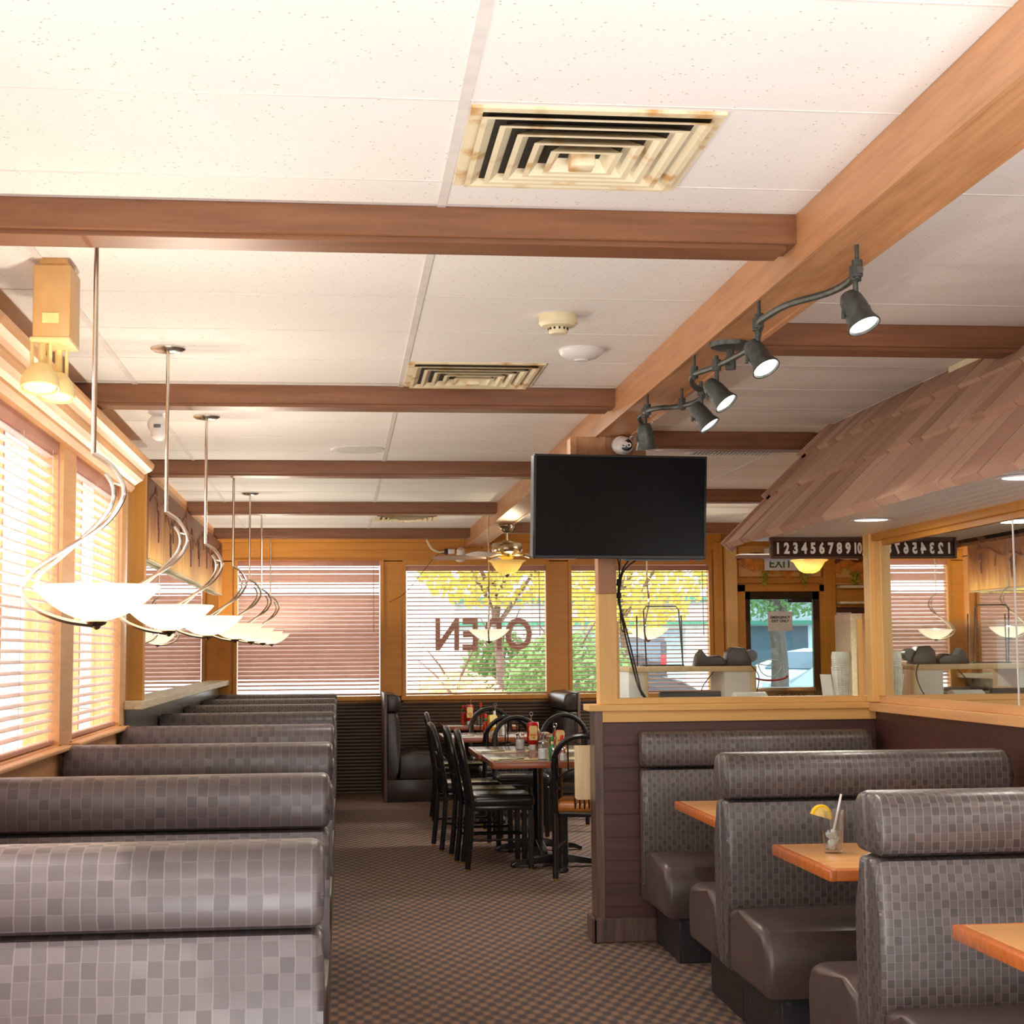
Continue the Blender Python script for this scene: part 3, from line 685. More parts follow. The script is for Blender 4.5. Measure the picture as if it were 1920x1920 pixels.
pendant('pendant_lamp','glass bowl pendant lamp hanging before the OPEN lettering',(1.29,13.6),CEIL,'bowl pendant lamps over the dining tables',PI/2-.12,16)
pendant('pendant_lamp','glass bowl pendant lamp hanging behind the television cables',(2.66,13.4),CEIL,'bowl pendant lamps over the dining tables',PI/2-.35,16)

# ---------------------------------------------------------------- ceiling fans
def fan(label,x,y,zt,rot,col):
    t=thing('ceiling_fan',label,'ceiling fan',(x,y,zt),0,'ceiling fans with amber bowl lights')
    obj('canopy',B().lathe([(0,0),(.068,0),(.068,-.012),(.055,-.03),(.05,-.05),(.025,-.066),(0,-.066)],28),col,t)
    obj('downrod',B().tube([(0,0,-.06),(0,0,-.15)],.011,12),col,t)
    obj('motor',B().lathe([(0,-.13),(.03,-.135),(.07,-.15),(.12,-.158),(.132,-.175),(.134,-.215),(.125,-.235),(.09,-.25),(0,-.25)],36),col,t)
    for q in range(5):
        T=Matrix.Rotation(rot+q*2*PI/5,4,'Z')
        bl=B(); Tb=T@TR(0,0,-.272,0,0,0)@Matrix.Rotation(math.radians(12),4,'X')
        P=[(.19,-.05),(.30,-.06),(.55,-.066),(.63,-.062),(.66,-.03),(.66,.03),(.63,.062),(.55,.066),(.30,.06),(.19,.05)]
        bl.prism(P,-.003,.003,'Z',0,Tb)
        f=obj('blade',bl,'fan_blade',t)
        obj('blade_iron',B().box(.08,.24,-.018,.018,-.004,.004,.002,1,T@TR(0,0,-.262)),'gold_brass',f)
    obj('switch_housing',B().lathe([(0,-.25),(.06,-.252),(.062,-.275),(.045,-.30),(.05,-.315),(0,-.315)],28),'gold_brass',t)
    prof=[(.005,-.425),(.05,-.418),(.085,-.40),(.112,-.365),(.135,-.325),(.165,-.308)]
    obj('light_bowl',B().lathe(prof+[(r-.003 if r>.01 else r,z+.004) for r,z in prof[::-1]],36),'amber_glass',t)
    obj('finial',B().lathe([(0,-.455),(.006,-.452),(.012,-.444),(.02,-.43),(.03,-.424),(0,-.42)],16),'antique_brass',t)
    pointlight('fan_lamp',t,(.03,0,-.36),26,(1,.86,.58),.03)
fan('ceiling fan with lit amber bowl below the main beam, left of the television',1.42,13.3,2.535,.35,'antique_brass')
fan('ceiling fan with amber bowl under the number sign before the exit door',4.06,13.2,2.53,.62,'antique_brass')

# ---------------------------------------------------------------- spotlight rail
RP=[(1.391,4.0),(1.408,4.151),(1.389,4.283),(1.321,4.427),(1.301,4.59),(1.304,4.699),(1.365,4.95),(1.380,5.1),(1.369,5.245),(1.343,5.452),(1.304,5.607),(1.33,5.766),(1.382,5.908),(1.433,5.98),(1.456,6.135),(1.444,6.286),(1.396,6.374),(1.334,6.407),(1.305,6.482),(1.304,6.68),(1.363,6.886)]
t=thing('track_light','wavy bronze spotlight rail with five spots below the main beam','track light',(1.384,5.38,2.543))
O=Vector((1.384,5.38,2.543))
obj('rail',B().tube([p-O for p in spline([(x,y,2.47) for x,y in RP],5)],.011,8),'iron_bronze',t)
obj('canopy',B().lathe([(0,0),(.075,0),(.07,-.015),(.05,-.022),(0,-.024)],28).tube([(0,0,-.02),(0,0,-.09)],.014,10).tube([(0,0,-.05),(0,0,-.095)],.02,10),'iron_bronze',t)
for x,y in ((1.391,4.02),(1.304,4.70),(1.304,5.607),(1.42,6.34),(1.305,6.5)):
    obj('standoff',B().tube([Vector((x,y,2.543))-O,Vector((x,y,2.45))-O],.006,8).tube([Vector((x,y,2.50))-O,Vector((x,y,2.455))-O],.015,10),'iron_bronze',t)
def spot(x,y,aim):
    p=Vector((x,y,2.47)); hd=p+Vector((0,0,-.10)); b=B()
    b.tube([p-O+Vector((0,0,.035)),p-O+Vector((0,0,-.06))],.008,8).tube([p-O+Vector((0,0,.02)),p-O+Vector((0,0,-.02))],.017,10)
    for s in (-1,1): b.tube([p-O+Vector((0,0,-.06)),p-O+Vector((s*.036,0,-.09)),p-O+Vector((s*.038,0,-.125))],.005,6)
    T=along(hd-O,Vector(aim)*-1)  # local +z points back
    b.lathe([(0,.055),(.024,.052),(.032,.035),(.036,.01),(.038,-.03),(.044,-.045),(.047,-.055),(.043,-.055),(.040,-.045),(0,-.043)],24,T)
    h=obj('spot_head',b,'iron_bronze',t)
    obj('lens',B().lathe([(0,-.046),(.039,-.046),(.039,-.049),(0,-.049)],24,T),'lens_glow',h)
    l=D.lights.new('spot_beam','SPOT'); l.energy=26; l.spot_size=1.3; l.spot_blend=.6; l.color=(1,.93,.82); l.shadow_soft_size=.04
    lo=D.objects.new('spot_beam',l); COL.objects.link(lo); lo.parent=t; lo.location=(hd-O)+Vector(aim).normalized()*.08
    lo.rotation_euler=Vector(aim).to_track_quat('-Z','Y').to_euler()
for x,y,aim in ((1.395,4.05,(.3,-.4,-1)),(1.304,4.72,(.35,-.5,-.9)),(1.343,5.42,(.6,-.45,-.9)),(1.41,5.95,(.6,-.3,-.9)),(1.304,6.55,(.15,.25,-1))): spot(x,y,aim)

# ---------------------------------------------------------------- ceiling fittings
def diffuser(label,cx,cy_,rings=5):
    t=thing('ceiling_diffuser',label,'air vent',(cx,cy_,CEIL),0,'square ceiling air diffusers')
    b=B(); h=.297
    for a,c,d,e in ((-h,h,-h,-h+.028),(-h,h,h-.028,h),(-h,-h+.028,-h+.028,h-.028),(h-.028,h,-h+.028,h-.028)): b.box(a,c,d,e,-.008,.004)
    obj('frame',b,'diffuser_cream',t)
    obj('throat',B().box(-h+.02,h-.02,-h+.02,h-.02,-.0045,-.001),'vent_dark',t,smooth=False)
    for q in range(rings):
        s0=.272-.046*q; s1=s0-.036 ; z0=-.020-.004*q; z1=-.006
        b=B()
        lo=[(-s0,-s0,z0),(s0,-s0,z0),(s0,s0,z0),(-s0,s0,z0)]; hi=[(-s1,-s1,z1),(s1,-s1,z1),(s1,s1,z1),(-s1,s1,z1)]
        for j in range(4):
            n_=(j+1)%4; b.quad(lo[j],lo[n_],hi[n_],hi[j]); d=.004
            lo2=[(x*(1-.012/s0*1.2),y*(1-.012/s0*1.2),z) for x,y,z in lo]; 
            b.quad(lo[j],lo[n_],lo2[n_],lo2[j]); b.quad(lo2[j],lo2[n_],hi[n_],hi[j])
        obj('vane',b,'diffuser_cream',t,smooth=False)
    obj('core',B().box(-.03,.03,-.03,.03,-.05,-.006,.004),'diffuser_cream',t)
diffuser('large cream square air vent in the ceiling before the nearest cross beam',.592,3.73)
diffuser('cream square air vent in the ceiling between the first two cross beams',.585,6.885)
diffuser('cream square air vent in the ceiling far back above the rear window',.60,14.3)
t=thing('ceiling_grille','long pale slatted grille in the ceiling behind the spotlights','air vent',(2.47,9.35,CEIL))
b=B().box(-.3,.3,-.3,-.275,-.008,.004).box(-.3,.3,.275,.3,-.008,.004).box(-.3,-.275,-.275,.275,-.008,.004).box(.275,.3,-.275,.275,-.008,.004); obj('frame',b,'grid_paint',t)
b=B()
for q in range(22): b.box(-.002,.002,-.28,.28,-.012,.002,0,1,TR(-.262+.025*q,0,0,0,.5,0))
obj('louvres',b,'grid_paint',t); obj('throat',B().box(-.28,.28,-.28,.28,-.003,0),'vent_dark',t)
t=thing('smoke_detector','round cream smoke detector with a slotted nose on the ceiling','smoke detector',(.80,5.64,CEIL))
obj('body',B().lathe([(0,0),(.068,0),(.072,-.008),(.072,-.03),(.062,-.042),(.036,-.046),(0,-.046)],32),'cream_plastic',t)
b=B().lathe([(.034,-.044),(.036,-.062),(.03,-.07),(0,-.072)],24)
obj('sensor_nose',b,'cream_plastic',t)
b=B()
for q in range(12): b.box(.032,.038,-.003,.003,-.056,-.048,0,1,Matrix.Rotation(q*PI/6,4,'Z'))
obj('slots',b,'vent_dark',t)
t=thing('ceiling_dome','smooth white dome on the ceiling beside the smoke detector','sensor',(.985,6.28,CEIL))
obj('dome',B().lathe([(.092,0),(.094,-.006),(.085,-.022),(.065,-.036),(.036,-.044),(0,-.047)],32),'white_plastic',t)
obj('lens_cap',B().lathe([(.03,-.044),(.03,-.049),(0,-.05)],20),'white_plastic',t)
t=thing('ceiling_speaker','flat round white disc on the ceiling before the third cross beam','speaker',(.10,9.5,CEIL))
obj('rim',B().lathe([(.165,0),(.165,-.005),(.15,-.009),(.12,-.008),(.12,0)],36),'white_plastic',t); obj('grille',B().lathe([(0,-.006),(.12,-.007),(.12,0),(0,0)],36),'white_plastic',t)
t=thing('surveillance_camera','white rounded camera hanging from the ceiling behind the second pendant rod','camera',(-.93,8.0,CEIL))
obj('mount',B().lathe([(0,0),(.045,0),(.045,-.02),(.02,-.03),(0,-.03)],24),'white_plastic',t)
obj('housing',B().ball((0,0,-.075),.05,3,(1,1,1.0)).ball((.01,-.01,-.115),.042,3,(1,1,1.15)),'white_plastic',t)
obj('lens',B().box(-.012,.022,-.056,-.04,-.098,-.082,.002),'grey_plastic',t)
# emergency light
t=thing('emergency_light','beige twin head emergency light box under the ceiling at left','emergency light',(-.87,4.95,2.43))
obj('box',B().box(-.085,.03,-.05,.13,0,.235,.006),'beige_metal',t)
obj('hanger',B().box(-.07,.015,-.03,.11,.23,.262),'beige_metal',t)
obj('rating_plate',B().box(-.055,-.005,-.0515,-.049,.05,.082),'label_cream',t)
obj('base_plate',B().box(-.092,.03,-.052,.132,-.006,.006,.002),'beige_light',t)
def ehead(x,y,z,rz):
    T=TR(x,y,z,-.22,0,rz)
    h=obj('lamp_head',B().lathe([(0,.05),(.03,.045),(.05,.02),(.058,-.005),(.06,-.03),(.055,-.032),(.05,-.018),(0,-.016)],28,T),'beige_light',t)
    obj('lamp_lens',B().lathe([(0,-.02),(.05,-.022),(.05,-.026),(0,-.03)],28,T),'milk_glass',h)
    b=B()
    for s in (-1,1): b.tube([(x+s*.028,y+.012,-.0),(x+s*.028,y+.012,z+.03)],.006,6)
    b.tube([(x,y+.03,0),(x,y+.03,z+.04)],.012,10)
    obj('yoke',b,'beige_light',t)
ehead(-.062,-.03,-.125,.15); ehead(-.03,.075,-.135,-.3)

# ---------------------------------------------------------------- television and cables
t=thing('television','large dark flat television mounted on the post above the partition','television',(1.385,7.62,2.163))
T=TR(0,0,0,math.radians(6),0,math.radians(5))
obj('casing',B().box(-.44,.44,-.01,.02,-.255,.255,.004,1,T).box(-.40,.40,.02,.06,-.22,.22,.012,2,T),'black_plastic',t)
obj('bezel',B().box(-.443,-.432,-.013,.022,-.258,.258,.002,1,T).box(.432,.443,-.013,.022,-.258,.258,.002,1,T).box(-.44,.44,-.013,.022,.247,.258,.002,1,T).box(-.44,.44,-.013,.022,-.258,-.240,.002,1,T),'black_plastic',t)
obj('side_strip',B().box(-.447,-.443,-.008,.055,-.25,.25,.001,1,T),'grey_plastic',t)
obj('underside_panel',B().box(.02,.43,-.004,.058,-.268,-.259,.002,1,T).m(1).box(.36,.385,-.0055,.0,-.268,-.262,0,1,T),('grey_plastic','lettering_red'),t)
obj('screen',B().box(-.432,.432,-.0125,-.008,-.240,.247,0,1,T),'tv_screen',t,smooth=False)
obj('wall_bracket',B().box(-.10,.10,.06,.20,-.08,.08,.01).box(-.15,.15,.05,.075,-.15,.15,.004),'black_metal',t)
t=thing('television_cable','bundle of black cables hanging from the television down to the ledge','cable',(1.42,7.9,1.92))
for j,pts in enumerate(([(-.03,-.12,.02),(0,-.03,-.05),(.005,.03,-.2),(.03,.035,-.36),(.07,.04,-.52),(.10,.045,-.64),(.14,.0,-.72)],[(.06,-.12,.02),(.015,-.03,-.06),(.0,.025,-.18),(.02,.03,-.30),(.05,.035,-.45),(.098,.045,-.64),(.13,.02,-.715)],[(.09,-.12,.0),(.02,-.02,-.07),(.01,.03,-.22),(.045,.035,-.37),(.10,.045,-.60),(.12,.04,-.70)],[(-.01,-.12,.02),(.004,.0,-.12),(.012,.035,-.28),(.02,.04,-.36),(.035,.04,-.37),(.03,.04,-.32)])):
    obj('strand',B().tube(spline(pts,5),.0042 if j<3 else .003,6),'rubber_black',t)
obj('cable_tie',B().tube([(.003,.0,-.105),(.003,.01,-.135)],.013,8).tube([(.004,.022,-.175),(.006,.028,-.20)],.013,8),'rubber_black',t)
t=thing('dome_camera','white ball camera with two round lenses above the television','camera',(1.425,7.72,2.485))
obj('housing',B().ball((0,0,0),.047,3).lathe([(.03,-.02),(.046,0),(.044,.03),(.02,.045)],24,TR(-.012,.03,.005,PI/2)),'white_plastic',t)
obj('face',B().lathe([(0,.046),(.02,.045),(.032,.036),(.030,.03),(0,.03)],24,TR(.006,0,-.004,PI/2-.1)),'black_plastic',t)
for x in (-.011,.017): obj('eye_ring',B().lathe([(.006,.049),(.0125,.049),(.0125,.042),(.006,.042)],20,TR(x,0,-.008,PI/2-.1)),'white_plastic',t)
obj('bracket',B().tube([(.02,.02,.03),(.05,.02,.055),(.07,.06,.06)],.006,6),'white_plastic',t)
# ---------------------------------------------------------------- numbered sign
t=thing('number_sign','brown board with white numbers 1 to 10 hanging under the canopy','sign',(2.495,7.98,1.981))
obj('board',B().box(-.245,.248,-.008,.012,-.045,.05),'sign_brown',t)
obj('frame',B().box(-.25,.25,-.016,.014,-.056,-.043,.002,1).box(-.25,.25,-.012,.014,.036,.056,.002,1).box(-.252,-.238,-.018,.014,-.056,.056,.002,1),'sign_frame',t)
for j in range(10):
    text('number',str(j+1),.078,'lettering_white',t,TR(-.211+.0475*j+(.004 if j==9 else 0),-.011,-.004,PI/2),.002,.72 if j<9 else .60,.0034)
# ---------------------------------------------------------------- wait station behind the partition
zs=1.36
t=thing('wait_station','cream panelled wait station with a wooden shelf behind the partition glass','counter',(1.94,8.65,0))
obj('shelf',B().box(-.36,.36,-.15,.2,zs-.03,zs,.004),'menu_box_wood',t)
obj('side_panel',B().box(-.36,-.27,-.13,.2,0,zs-.03,.003).m(1).box(-.27,-.25,-.135,.2,0,zs-.03,.003),('white_paper','menu_box_wood'),t)
obj('side_panel',B().box(.18,.33,-.13,.2,0,zs-.03,.003).m(1).box(.33,.36,-.135,.2,0,zs-.03,.003),('white_paper','menu_box_wood'),t)
obj('lower_counter',B().box(-.36,.36,-.1,.2,1.10,1.13,.004),'menu_box_wood',t)
t=thing('wire_rack','black wire menu rack standing on the wait station shelf','rack',(1.78,8.60,zs))
for x0,x1,h,y in ((-.095,.105,.335,0),(-.115,.125,.285,.1)):
    obj('hoop',B().tube([(x0+.012,y,0),(x0,y,h-.02),(x0+.015,y,h),(x1-.015,y,h),(x1,y,h-.02),(x1+.02,y,0)] if y==0 else [(x0,y,.0),(x0,y,h)],.004,6),'black_metal',t)
obj('upright',B().tube([(.135,.05,0),(.13,.05,.285)],.004,6),'black_metal',t)
obj('foot_bar',B().tube([(-.1,.1,.006),(-.1,0,.006),(.13,0,.006),(.13,.1,.006),(-.1,.1,.006)],.004,6),'black_metal',t)
t=thing('card_terminal','dark wedge shaped handset resting on the wait station shelf, left of its twin','handset',(2.06,8.58,zs))
obj('body',B().prism([(-.10,0),(.075,0),(.08,.03),(.04,.055),(-.03,.045),(-.06,.09),(-.085,.06)],-.05,.05,'Y',.006),'black_plastic',t)
obj('keypad',B().box(-.03,.05,-.045,.045,.05,.056,.003,1,Matrix.Rotation(-.1,4,'Y')),'grey_plastic',t)
t=thing('card_terminal','dark wedge shaped handset against the glass screen, right of its twin','handset',(2.20,8.60,zs))
obj('body',B().prism([(-.06,0),(.085,0),(.085,.03),(.05,.10),(-.02,.105),(-.05,.075)],-.05,.05,'Y',.006),'black_plastic',t)
obj('paper_roll',B().tube([(.09,-.03,.055),(.09,.03,.055)],.035,16),'grey_plastic',t)
tag(obj('handset_cord',B().tube(spline([(2.27,8.5,zs-.0),(2.30,8.46,zs-.06),(2.27,8.44,zs-.16),(2.19,8.44,zs-.23),(2.17,8.44,zs-.28)],6),.003,6),'rubber_black'),'thin dark cord looping down right of the wait station','cord')
tag(obj('handset_cord',B().tube(spline([(2.05,8.48,zs-.03),(1.98,8.47,zs-.12),(2.0,8.47,zs-.17),(2.04,8.47,zs-.26)],6),.003,6),'rubber_black'),'thin dark cord dangling below the left handset','cord')
t=thing('monitor','back of a low black monitor standing behind the partition ledge','monitor',(1.84,8.15,1.02))
obj('casing',B().box(-.165,.165,-.02,.02,.02,.212,.006),'black_plastic',t); obj('stand',B().box(-.05,.05,-.05,.05,-.02,.03,.005),'black_plastic',t)
tag(obj('monitor_shelf',B().box(1.6,2.6,YP+.13,8.4,.97,1.0),'menu_box_wood'),'wooden work shelf behind the partition','shelf')
t=thing('paper_roll','white ribbed paper roll lying on the shelf behind the partition','roll',(2.18,8.12,1.0))
obj('paper',B().tube([(-.11,0,.14),(.06,0,.14)],[.085]*2,24),'white_paper',t)
b=B()
for q in range(17): b.tube([(-.108+.01*q,0,.14),(-.104+.01*q,0,.14)],.0865,24)
obj('ribs',b,'milk_glass',t); obj('core',B().tube([(.06,0,.14),(.11,0,.135)],.055,20),'black_plastic',t); obj('rest',B().box(-.1,.06,-.05,.05,0,.07,.01),'black_plastic',t)
t=thing('cup_stack','tall ribbed stack of translucent white cups on the ledge beside the corner post','cups',(2.615,7.98,1.178))
prof=[(.036,0)]
for q in range(22):
    r=.036+.017*min(1,q/18); prof+= [(r,.008+.0095*q),(r-.002,.0125+.0095*q)]
prof+=[(.054,.225),(.048,.255),(.043,.258)]
obj('cups',B().lathe(prof,24),'milk_glass',t)
b=B()
for q in range(16):
    a=2*PI*q/16; b.tube([(.0375*math.cos(a),.0375*math.sin(a),.003),(.0535*math.cos(a),.0535*math.sin(a),.18)],.0022,5)
obj('ridges',b,'straw_white',t)
tag(obj('folded_menu',B().box(-.004,.004,-.05,.05,0,.14,.001,1,TR(2.56,8.03,1.178,0,-.14,.25)),'white_paper'),'white printed card leaning against the ribbed cup stack','card')
# ---------------------------------------------------------------- rear wall objects
t=thing('exit_sign','white exit sign with green lettering over the rear door','sign',(4.70,YB-.13,2.39))
obj('face',B().box(-.20,.22,-.01,.03,-.10,.14,.004),'white_paper',t)
text('lettering','EXIT',.13,'lettering_green',t,TR(-.03,-.012,.075,PI/2),.001,.95,.002); text('lettering','EXIT',.13,'lettering_green',t,TR(-.03,-.012,-.03,PI/2),.001,.95,.002)
t=thing('paper_notice','EMERGENCY EXIT ONLY notice taped inside the glass rear door','notice',(4.69,YB-.006,1.75))
obj('sheet',B().box(-.135,.135,-.002,0,-.105,.105),'white_paper',t)
text('lettering','EMERGENCY\nEXIT ONLY',.038,'lettering_black',t,TR(0,-.004,.022,PI/2),.0003,1.0,.0012)
t=thing('wall_poster','tall white sheet with rows of green and red writing right of the exit door','poster',(5.39,YB-.02,1.48))
obj('sheet',B().box(-.085,.085,-.004,.015,-.22,.36),'white_paper',t)
b=B()
for q in range(12): b.box(-.06,-.06+rnd.uniform(.05,.12),-.006,-.004,.33-.028*q,.34-.028*q)
obj('writing',b,'lettering_green',t); b=B()
for q in range(6): b.box(-.05,-.05+rnd.uniform(.04,.1),-.006,-.004,-.03-.026*q,-.02-.026*q)
obj('red_writing',b,'lettering_red',t)
t=thing('storage_cabinet','tall tan cabinet with a framed door behind the corner post','cabinet',(5.02,14.2,0))
obj('carcass',B().box(-.26,.3,0,.5,0,1.78,.006),'cabinet_wood',t)
dd=obj('door',B().m(0).box(-.14,.28,-.02,0,.1,1.74,.004).m(1).box(-.08,.22,-.026,-.018,.16,1.66,.004),('cabinet_wood','stone_ledge'),t)
obj('side_edge',B().box(-.27,-.16,-.015,0,0,1.78,.003),'stone_ledge',t); obj('knob',B().ball((-.11,-.03,1.2),.014,2),'nickel',dd)
t=thing('coat_hook','curved metal hook pair standing on top of the tan cabinet','hook',(5.06,14.35,1.78))
for q in (0,.02): obj('hook',B().tube([(q+.04*math.cos(a)*.8,0,.09+.09*math.sin(a)) for a in [PI/2+PI*j/10 for j in range(11)]],.006,6),'nickel',t)
obj('drop_rod',B().tube([(.02,0,0),(.02,0,.20)],.003,6),'nickel',t)
tag(obj('wall_shelf',B().box(5.32,5.88,YB-.14,YB-.01,2.10,2.13,.004),'cream_plastic'),'pale narrow shelf on the rear wall right of the exit door','shelf')
tag(obj('wall_shelf',B().box(5.32,5.88,YB-.14,YB-.01,1.93,1.955,.004),'cream_plastic'),'pale lower shelf on the rear wall right of the exit door','shelf')
k+=1; struct('trim_%d'%k,B().box(5.32,5.88,YB-.012,YB,.9,1.90),'dark_panel','thin dark panel below the rear wall shelves')  # thin dark panel on the wall face
def vine(label,x,z,sx,seed):
    r=random.Random(seed); t=thing('grape_vine',label,'wall decoration',(x,YB-.03,z),0,'painted grape vines around the exit door')
    obj('branch',B().tube(spline([(-.45*sx,-.01,.05),(-.2*sx,-.02,.11),(.05*sx,-.01,.06),(.3*sx,-.02,.12),(.45*sx,-.01,.08)],5),[.02]*21,7),'vine_brown',t)
    for q in range(int(7*sx)+2):
        lx=-.4*sx+.8*sx*q/(int(7*sx)+1)+r.uniform(-.03,.03); lz=r.uniform(-.08,.05); R_=r.uniform(.07,.11); a0=r.uniform(0,6)
        P=[(lx+R_*(1 if j%2 else .62)*math.cos(a0+2*PI*j/10),lz+R_*(1 if j%2 else .62)*math.sin(a0+2*PI*j/10)) for j in range(10)]
        obj('leaf',B().prism(P,-.014-.004*(q%3),-.008-.004*(q%3),'Y'),'leaf_orange',t)
    for gx in ((-.12,.35) if sx>.7 else (0,)):
        b=B()
        for q in range(34):
            u=q/34; w_=.055*(1-u*.75); b.ball((gx*sx+r.uniform(-w_,w_),-.03+r.uniform(-.015,.015),-.06-.17*u),.015,1)
        obj('grapes',b,'grape_green',t)
vine('grape vine with green grapes and orange leaves above the rear exit door',4.62,2.36,.95,2)
vine('grape vine with green grapes right of the exit door, above the pale shelves',5.52,2.33,.5,5)
t=thing('bullet_camera','white bullet camera on the rear wall left of the fan','camera',(1.22,YB-.17,2.47))
obj('barrel',B().lathe([(0,.06),(.035,.055),(.045,.03),(.045,-.05),(.05,-.075),(.044,-.078),(.04,-.06),(0,-.058)],24,TR(.02,-.03,.0,.5,0,.1)),'white_plastic',t)
obj('lens',B().lathe([(0,-.056),(.038,-.058),(.038,-.064),(0,-.07)],20,TR(.02,-.03,.0,.5,0,.1)),'black_plastic',t)
obj('junction_box',B().box(-.11,-.04,.0,.08,.0,.05,.005).m(1).box(-.145,-.11,.01,.07,-.005,.055,.005),('white_plastic','black_plastic'),t)
obj('conduit',B().tube(spline([(-.14,.04,.025),(-.2,.04,.02),(-.28,.04,.06),(-.33,.04,.15)],5),.012,8),'cream_plastic',t)
obj('loose_wire',B().tube(spline([(-.13,.03,.01),(-.20,.0,-.0),(-.25,-.02,-.03),(-.32,-.01,-.12),(-.55,0,-.40),(-.72,.0,-.50)],5),.003,5),'rubber_black',t)
# OPEN lettering on the rear window, read from outside
t=thing('window_lettering','brown OPEN lettering on the rear window, reversed as seen from inside','lettering',(1.5,YB+.074,1.615))
for c,x in (('N',-.385),('E',-.135),('P',.115),('O',.37)):
    text('letter',c,.46,'film_brown',t,TR(x,0,0,PI/2,0,PI),.0012,.80,.011)
# ---------------------------------------------------------------- menu box at the partition end
t=thing('menu_box','open wooden menu box hung behind the partition end','box',(1.285,7.992,.69))
obj('box',B().box(-.075,.06,0,.012,0,.27,.002).box(-.075,.06,.1,.112,0,.27,.002).box(-.075,-.063,.012,.1,0,.27).box(.048,.06,.012,.1,0,.27).box(-.063,.048,.012,.1,0,.012),'menu_box_wood',t)
# ---------------------------------------------------------------- drink with lemon
t=thing('drink_glass','tapered clear drinking glass with ice and straw on the middle booth table','glass',(1.735,5.44,.7312))
obj('tumbler',B().lathe([(0,0),(.030,0),(.032,.004),(.043,.148),(.0445,.15),(.0415,.15),(.030,.012),(0,.011)],32),'tumbler_glass',t)
obj('water',B().lathe([(0,.0125),(.0295,.0125),(.0345,.075),(0,.077)],28),'tumbler_glass',t)
b=B(); r=random.Random(4)
for q in range(7): b.box(-.011,.011,-.011,.011,-.009,.009,.003,1,TR(r.uniform(-.016,.016),r.uniform(-.016,.016),.024+.008*q,r.random(),r.random(),r.random()))
obj('ice',b,'milk_glass',t)
obj('straw',B().tube([(-.012,.0,.014),(.034,.0,.205)],.0042,10),'straw_white',t)
W_=[(0,0)]+[(.036*math.cos(a),.036*math.sin(a)) for a in [PI*j/16 for j in range(17)]]
T=TR(-.046,-.012,.128,0,.28,.25)
l=obj('lemon_wedge',B().m(0).prism([(x*.93,z*.93) for x,z in W_[1:]],-.0085,.0085,'Y',0,T).m(1).tube([T@Vector((.0355*math.cos(a),0,.0355*math.sin(a))) for a in [PI*j/16 for j in range(17)]],.0088,8),('lemon_flesh','lemon_rind'),t)
# ---------------------------------------------------------------- condiments
def bottle(kind,label,loc,rz=0,s=1):
    t=thing(kind,label,kind.replace('_',' ').split()[-1],loc,rz,'condiments on the dark dining tables')
    return t
def squeeze(label,loc,body,lab1,rz=.0,h=1.0):
    t=thing('ketchup_bottle' if body=='ketchup_red' else 'mustard_bottle',label,'bottle',loc,rz,'condiments on the dark dining tables')
    S=Matrix.Diagonal((1,.62,h,1))
    obj('cap',B().lathe([(0,0),(.026,0),(.027,.026),(.022,.034),(0,.034)],24),'white_plastic',t)
    obj('body',B().lathe([(.022,.032),(.036,.045),(.044,.07),(.043,.10),(.039,.125),(.043,.15),(.044,.172),(.036,.19),(.016,.196),(0,.196)],28,S),body,t)
    obj('label',B().prism([(-.029,.068),(.029,.068),(.032,.09),(.028,.12),(.032,.155),(.024,.172),(-.024,.172),(-.032,.155),(-.028,.12),(-.032,.09)],-.0295,-.026,'Y').m(1).box(-.02,.02,-.0305,-.029,.10,.112).ball((.004,-.0285,.086),.014,1,(1.2,.12,.8)),('label_cream','label_orange'),t)
    return t
def sauce(label,loc,liq,cap,h=.15):
    t=thing('sauce_bottle',label,'bottle',loc,0,'condiments on the dark dining tables'); f=h/.15
    obj('bottle',B().lathe([(0,0),(.021,0),(.0225,.006),(.0225,.07),(.018,.09),(.010,.10),(.009,.118),(0,.118)],20,Matrix.Diagonal((1,1,f,1))),liq,t)
    obj('neck_band',B().lathe([(.010,.098),(.011,.1),(.0105,.116),(.009,.118)],16,Matrix.Diagonal((1,1,f,1))),'cap_green' if cap=='cap_red' else 'label_cream',t)
    obj('cap',B().lathe([(0,.118),(.0115,.118),(.0115,.142),(.009,.15),(0,.15)],16,Matrix.Diagonal((1,1,f,1))),cap,t)
def shaker(label,loc,fill):
    t=thing('salt_shaker' if fill=='salt_white' else 'pepper_shaker',label,'shaker',loc,0,'condiments on the dark dining tables')
    obj('jar',B().lathe([(0,0),(.022,0),(.024,.01),(.021,.05),(.018,.066),(0,.066)],8),'tumbler_glass',t)
    obj('contents',B().lathe([(0,.003),(.0205,.003),(.0195,.046),(0,.046)],8),fill,t)
    obj('cap',B().lathe([(.0185,.064),(.0195,.07),(.017,.084),(.008,.092),(0,.093)],16),'chrome',t)
def jar(label,loc,fill='tumbler_glass'):
    t=thing('sugar_jar',label,'jar',loc,0,'condiments on the dark dining tables')
    obj('jar',B().lathe([(0,0),(.034,0),(.036,.006),(.036,.085),(.03,.098),(.03,.105),(0,.105)],20),'tumbler_glass',t)
    obj('contents',B().lathe([(0,.004),(.032,.004),(.032,.07),(0,.07)],20),'salt_white' if fill=='s' else 'pepper_grey',t)
    obj('lid',B().lathe([(0,.105),(.032,.105),(.032,.116),(.02,.124),(0,.126)],20),'chrome',t)
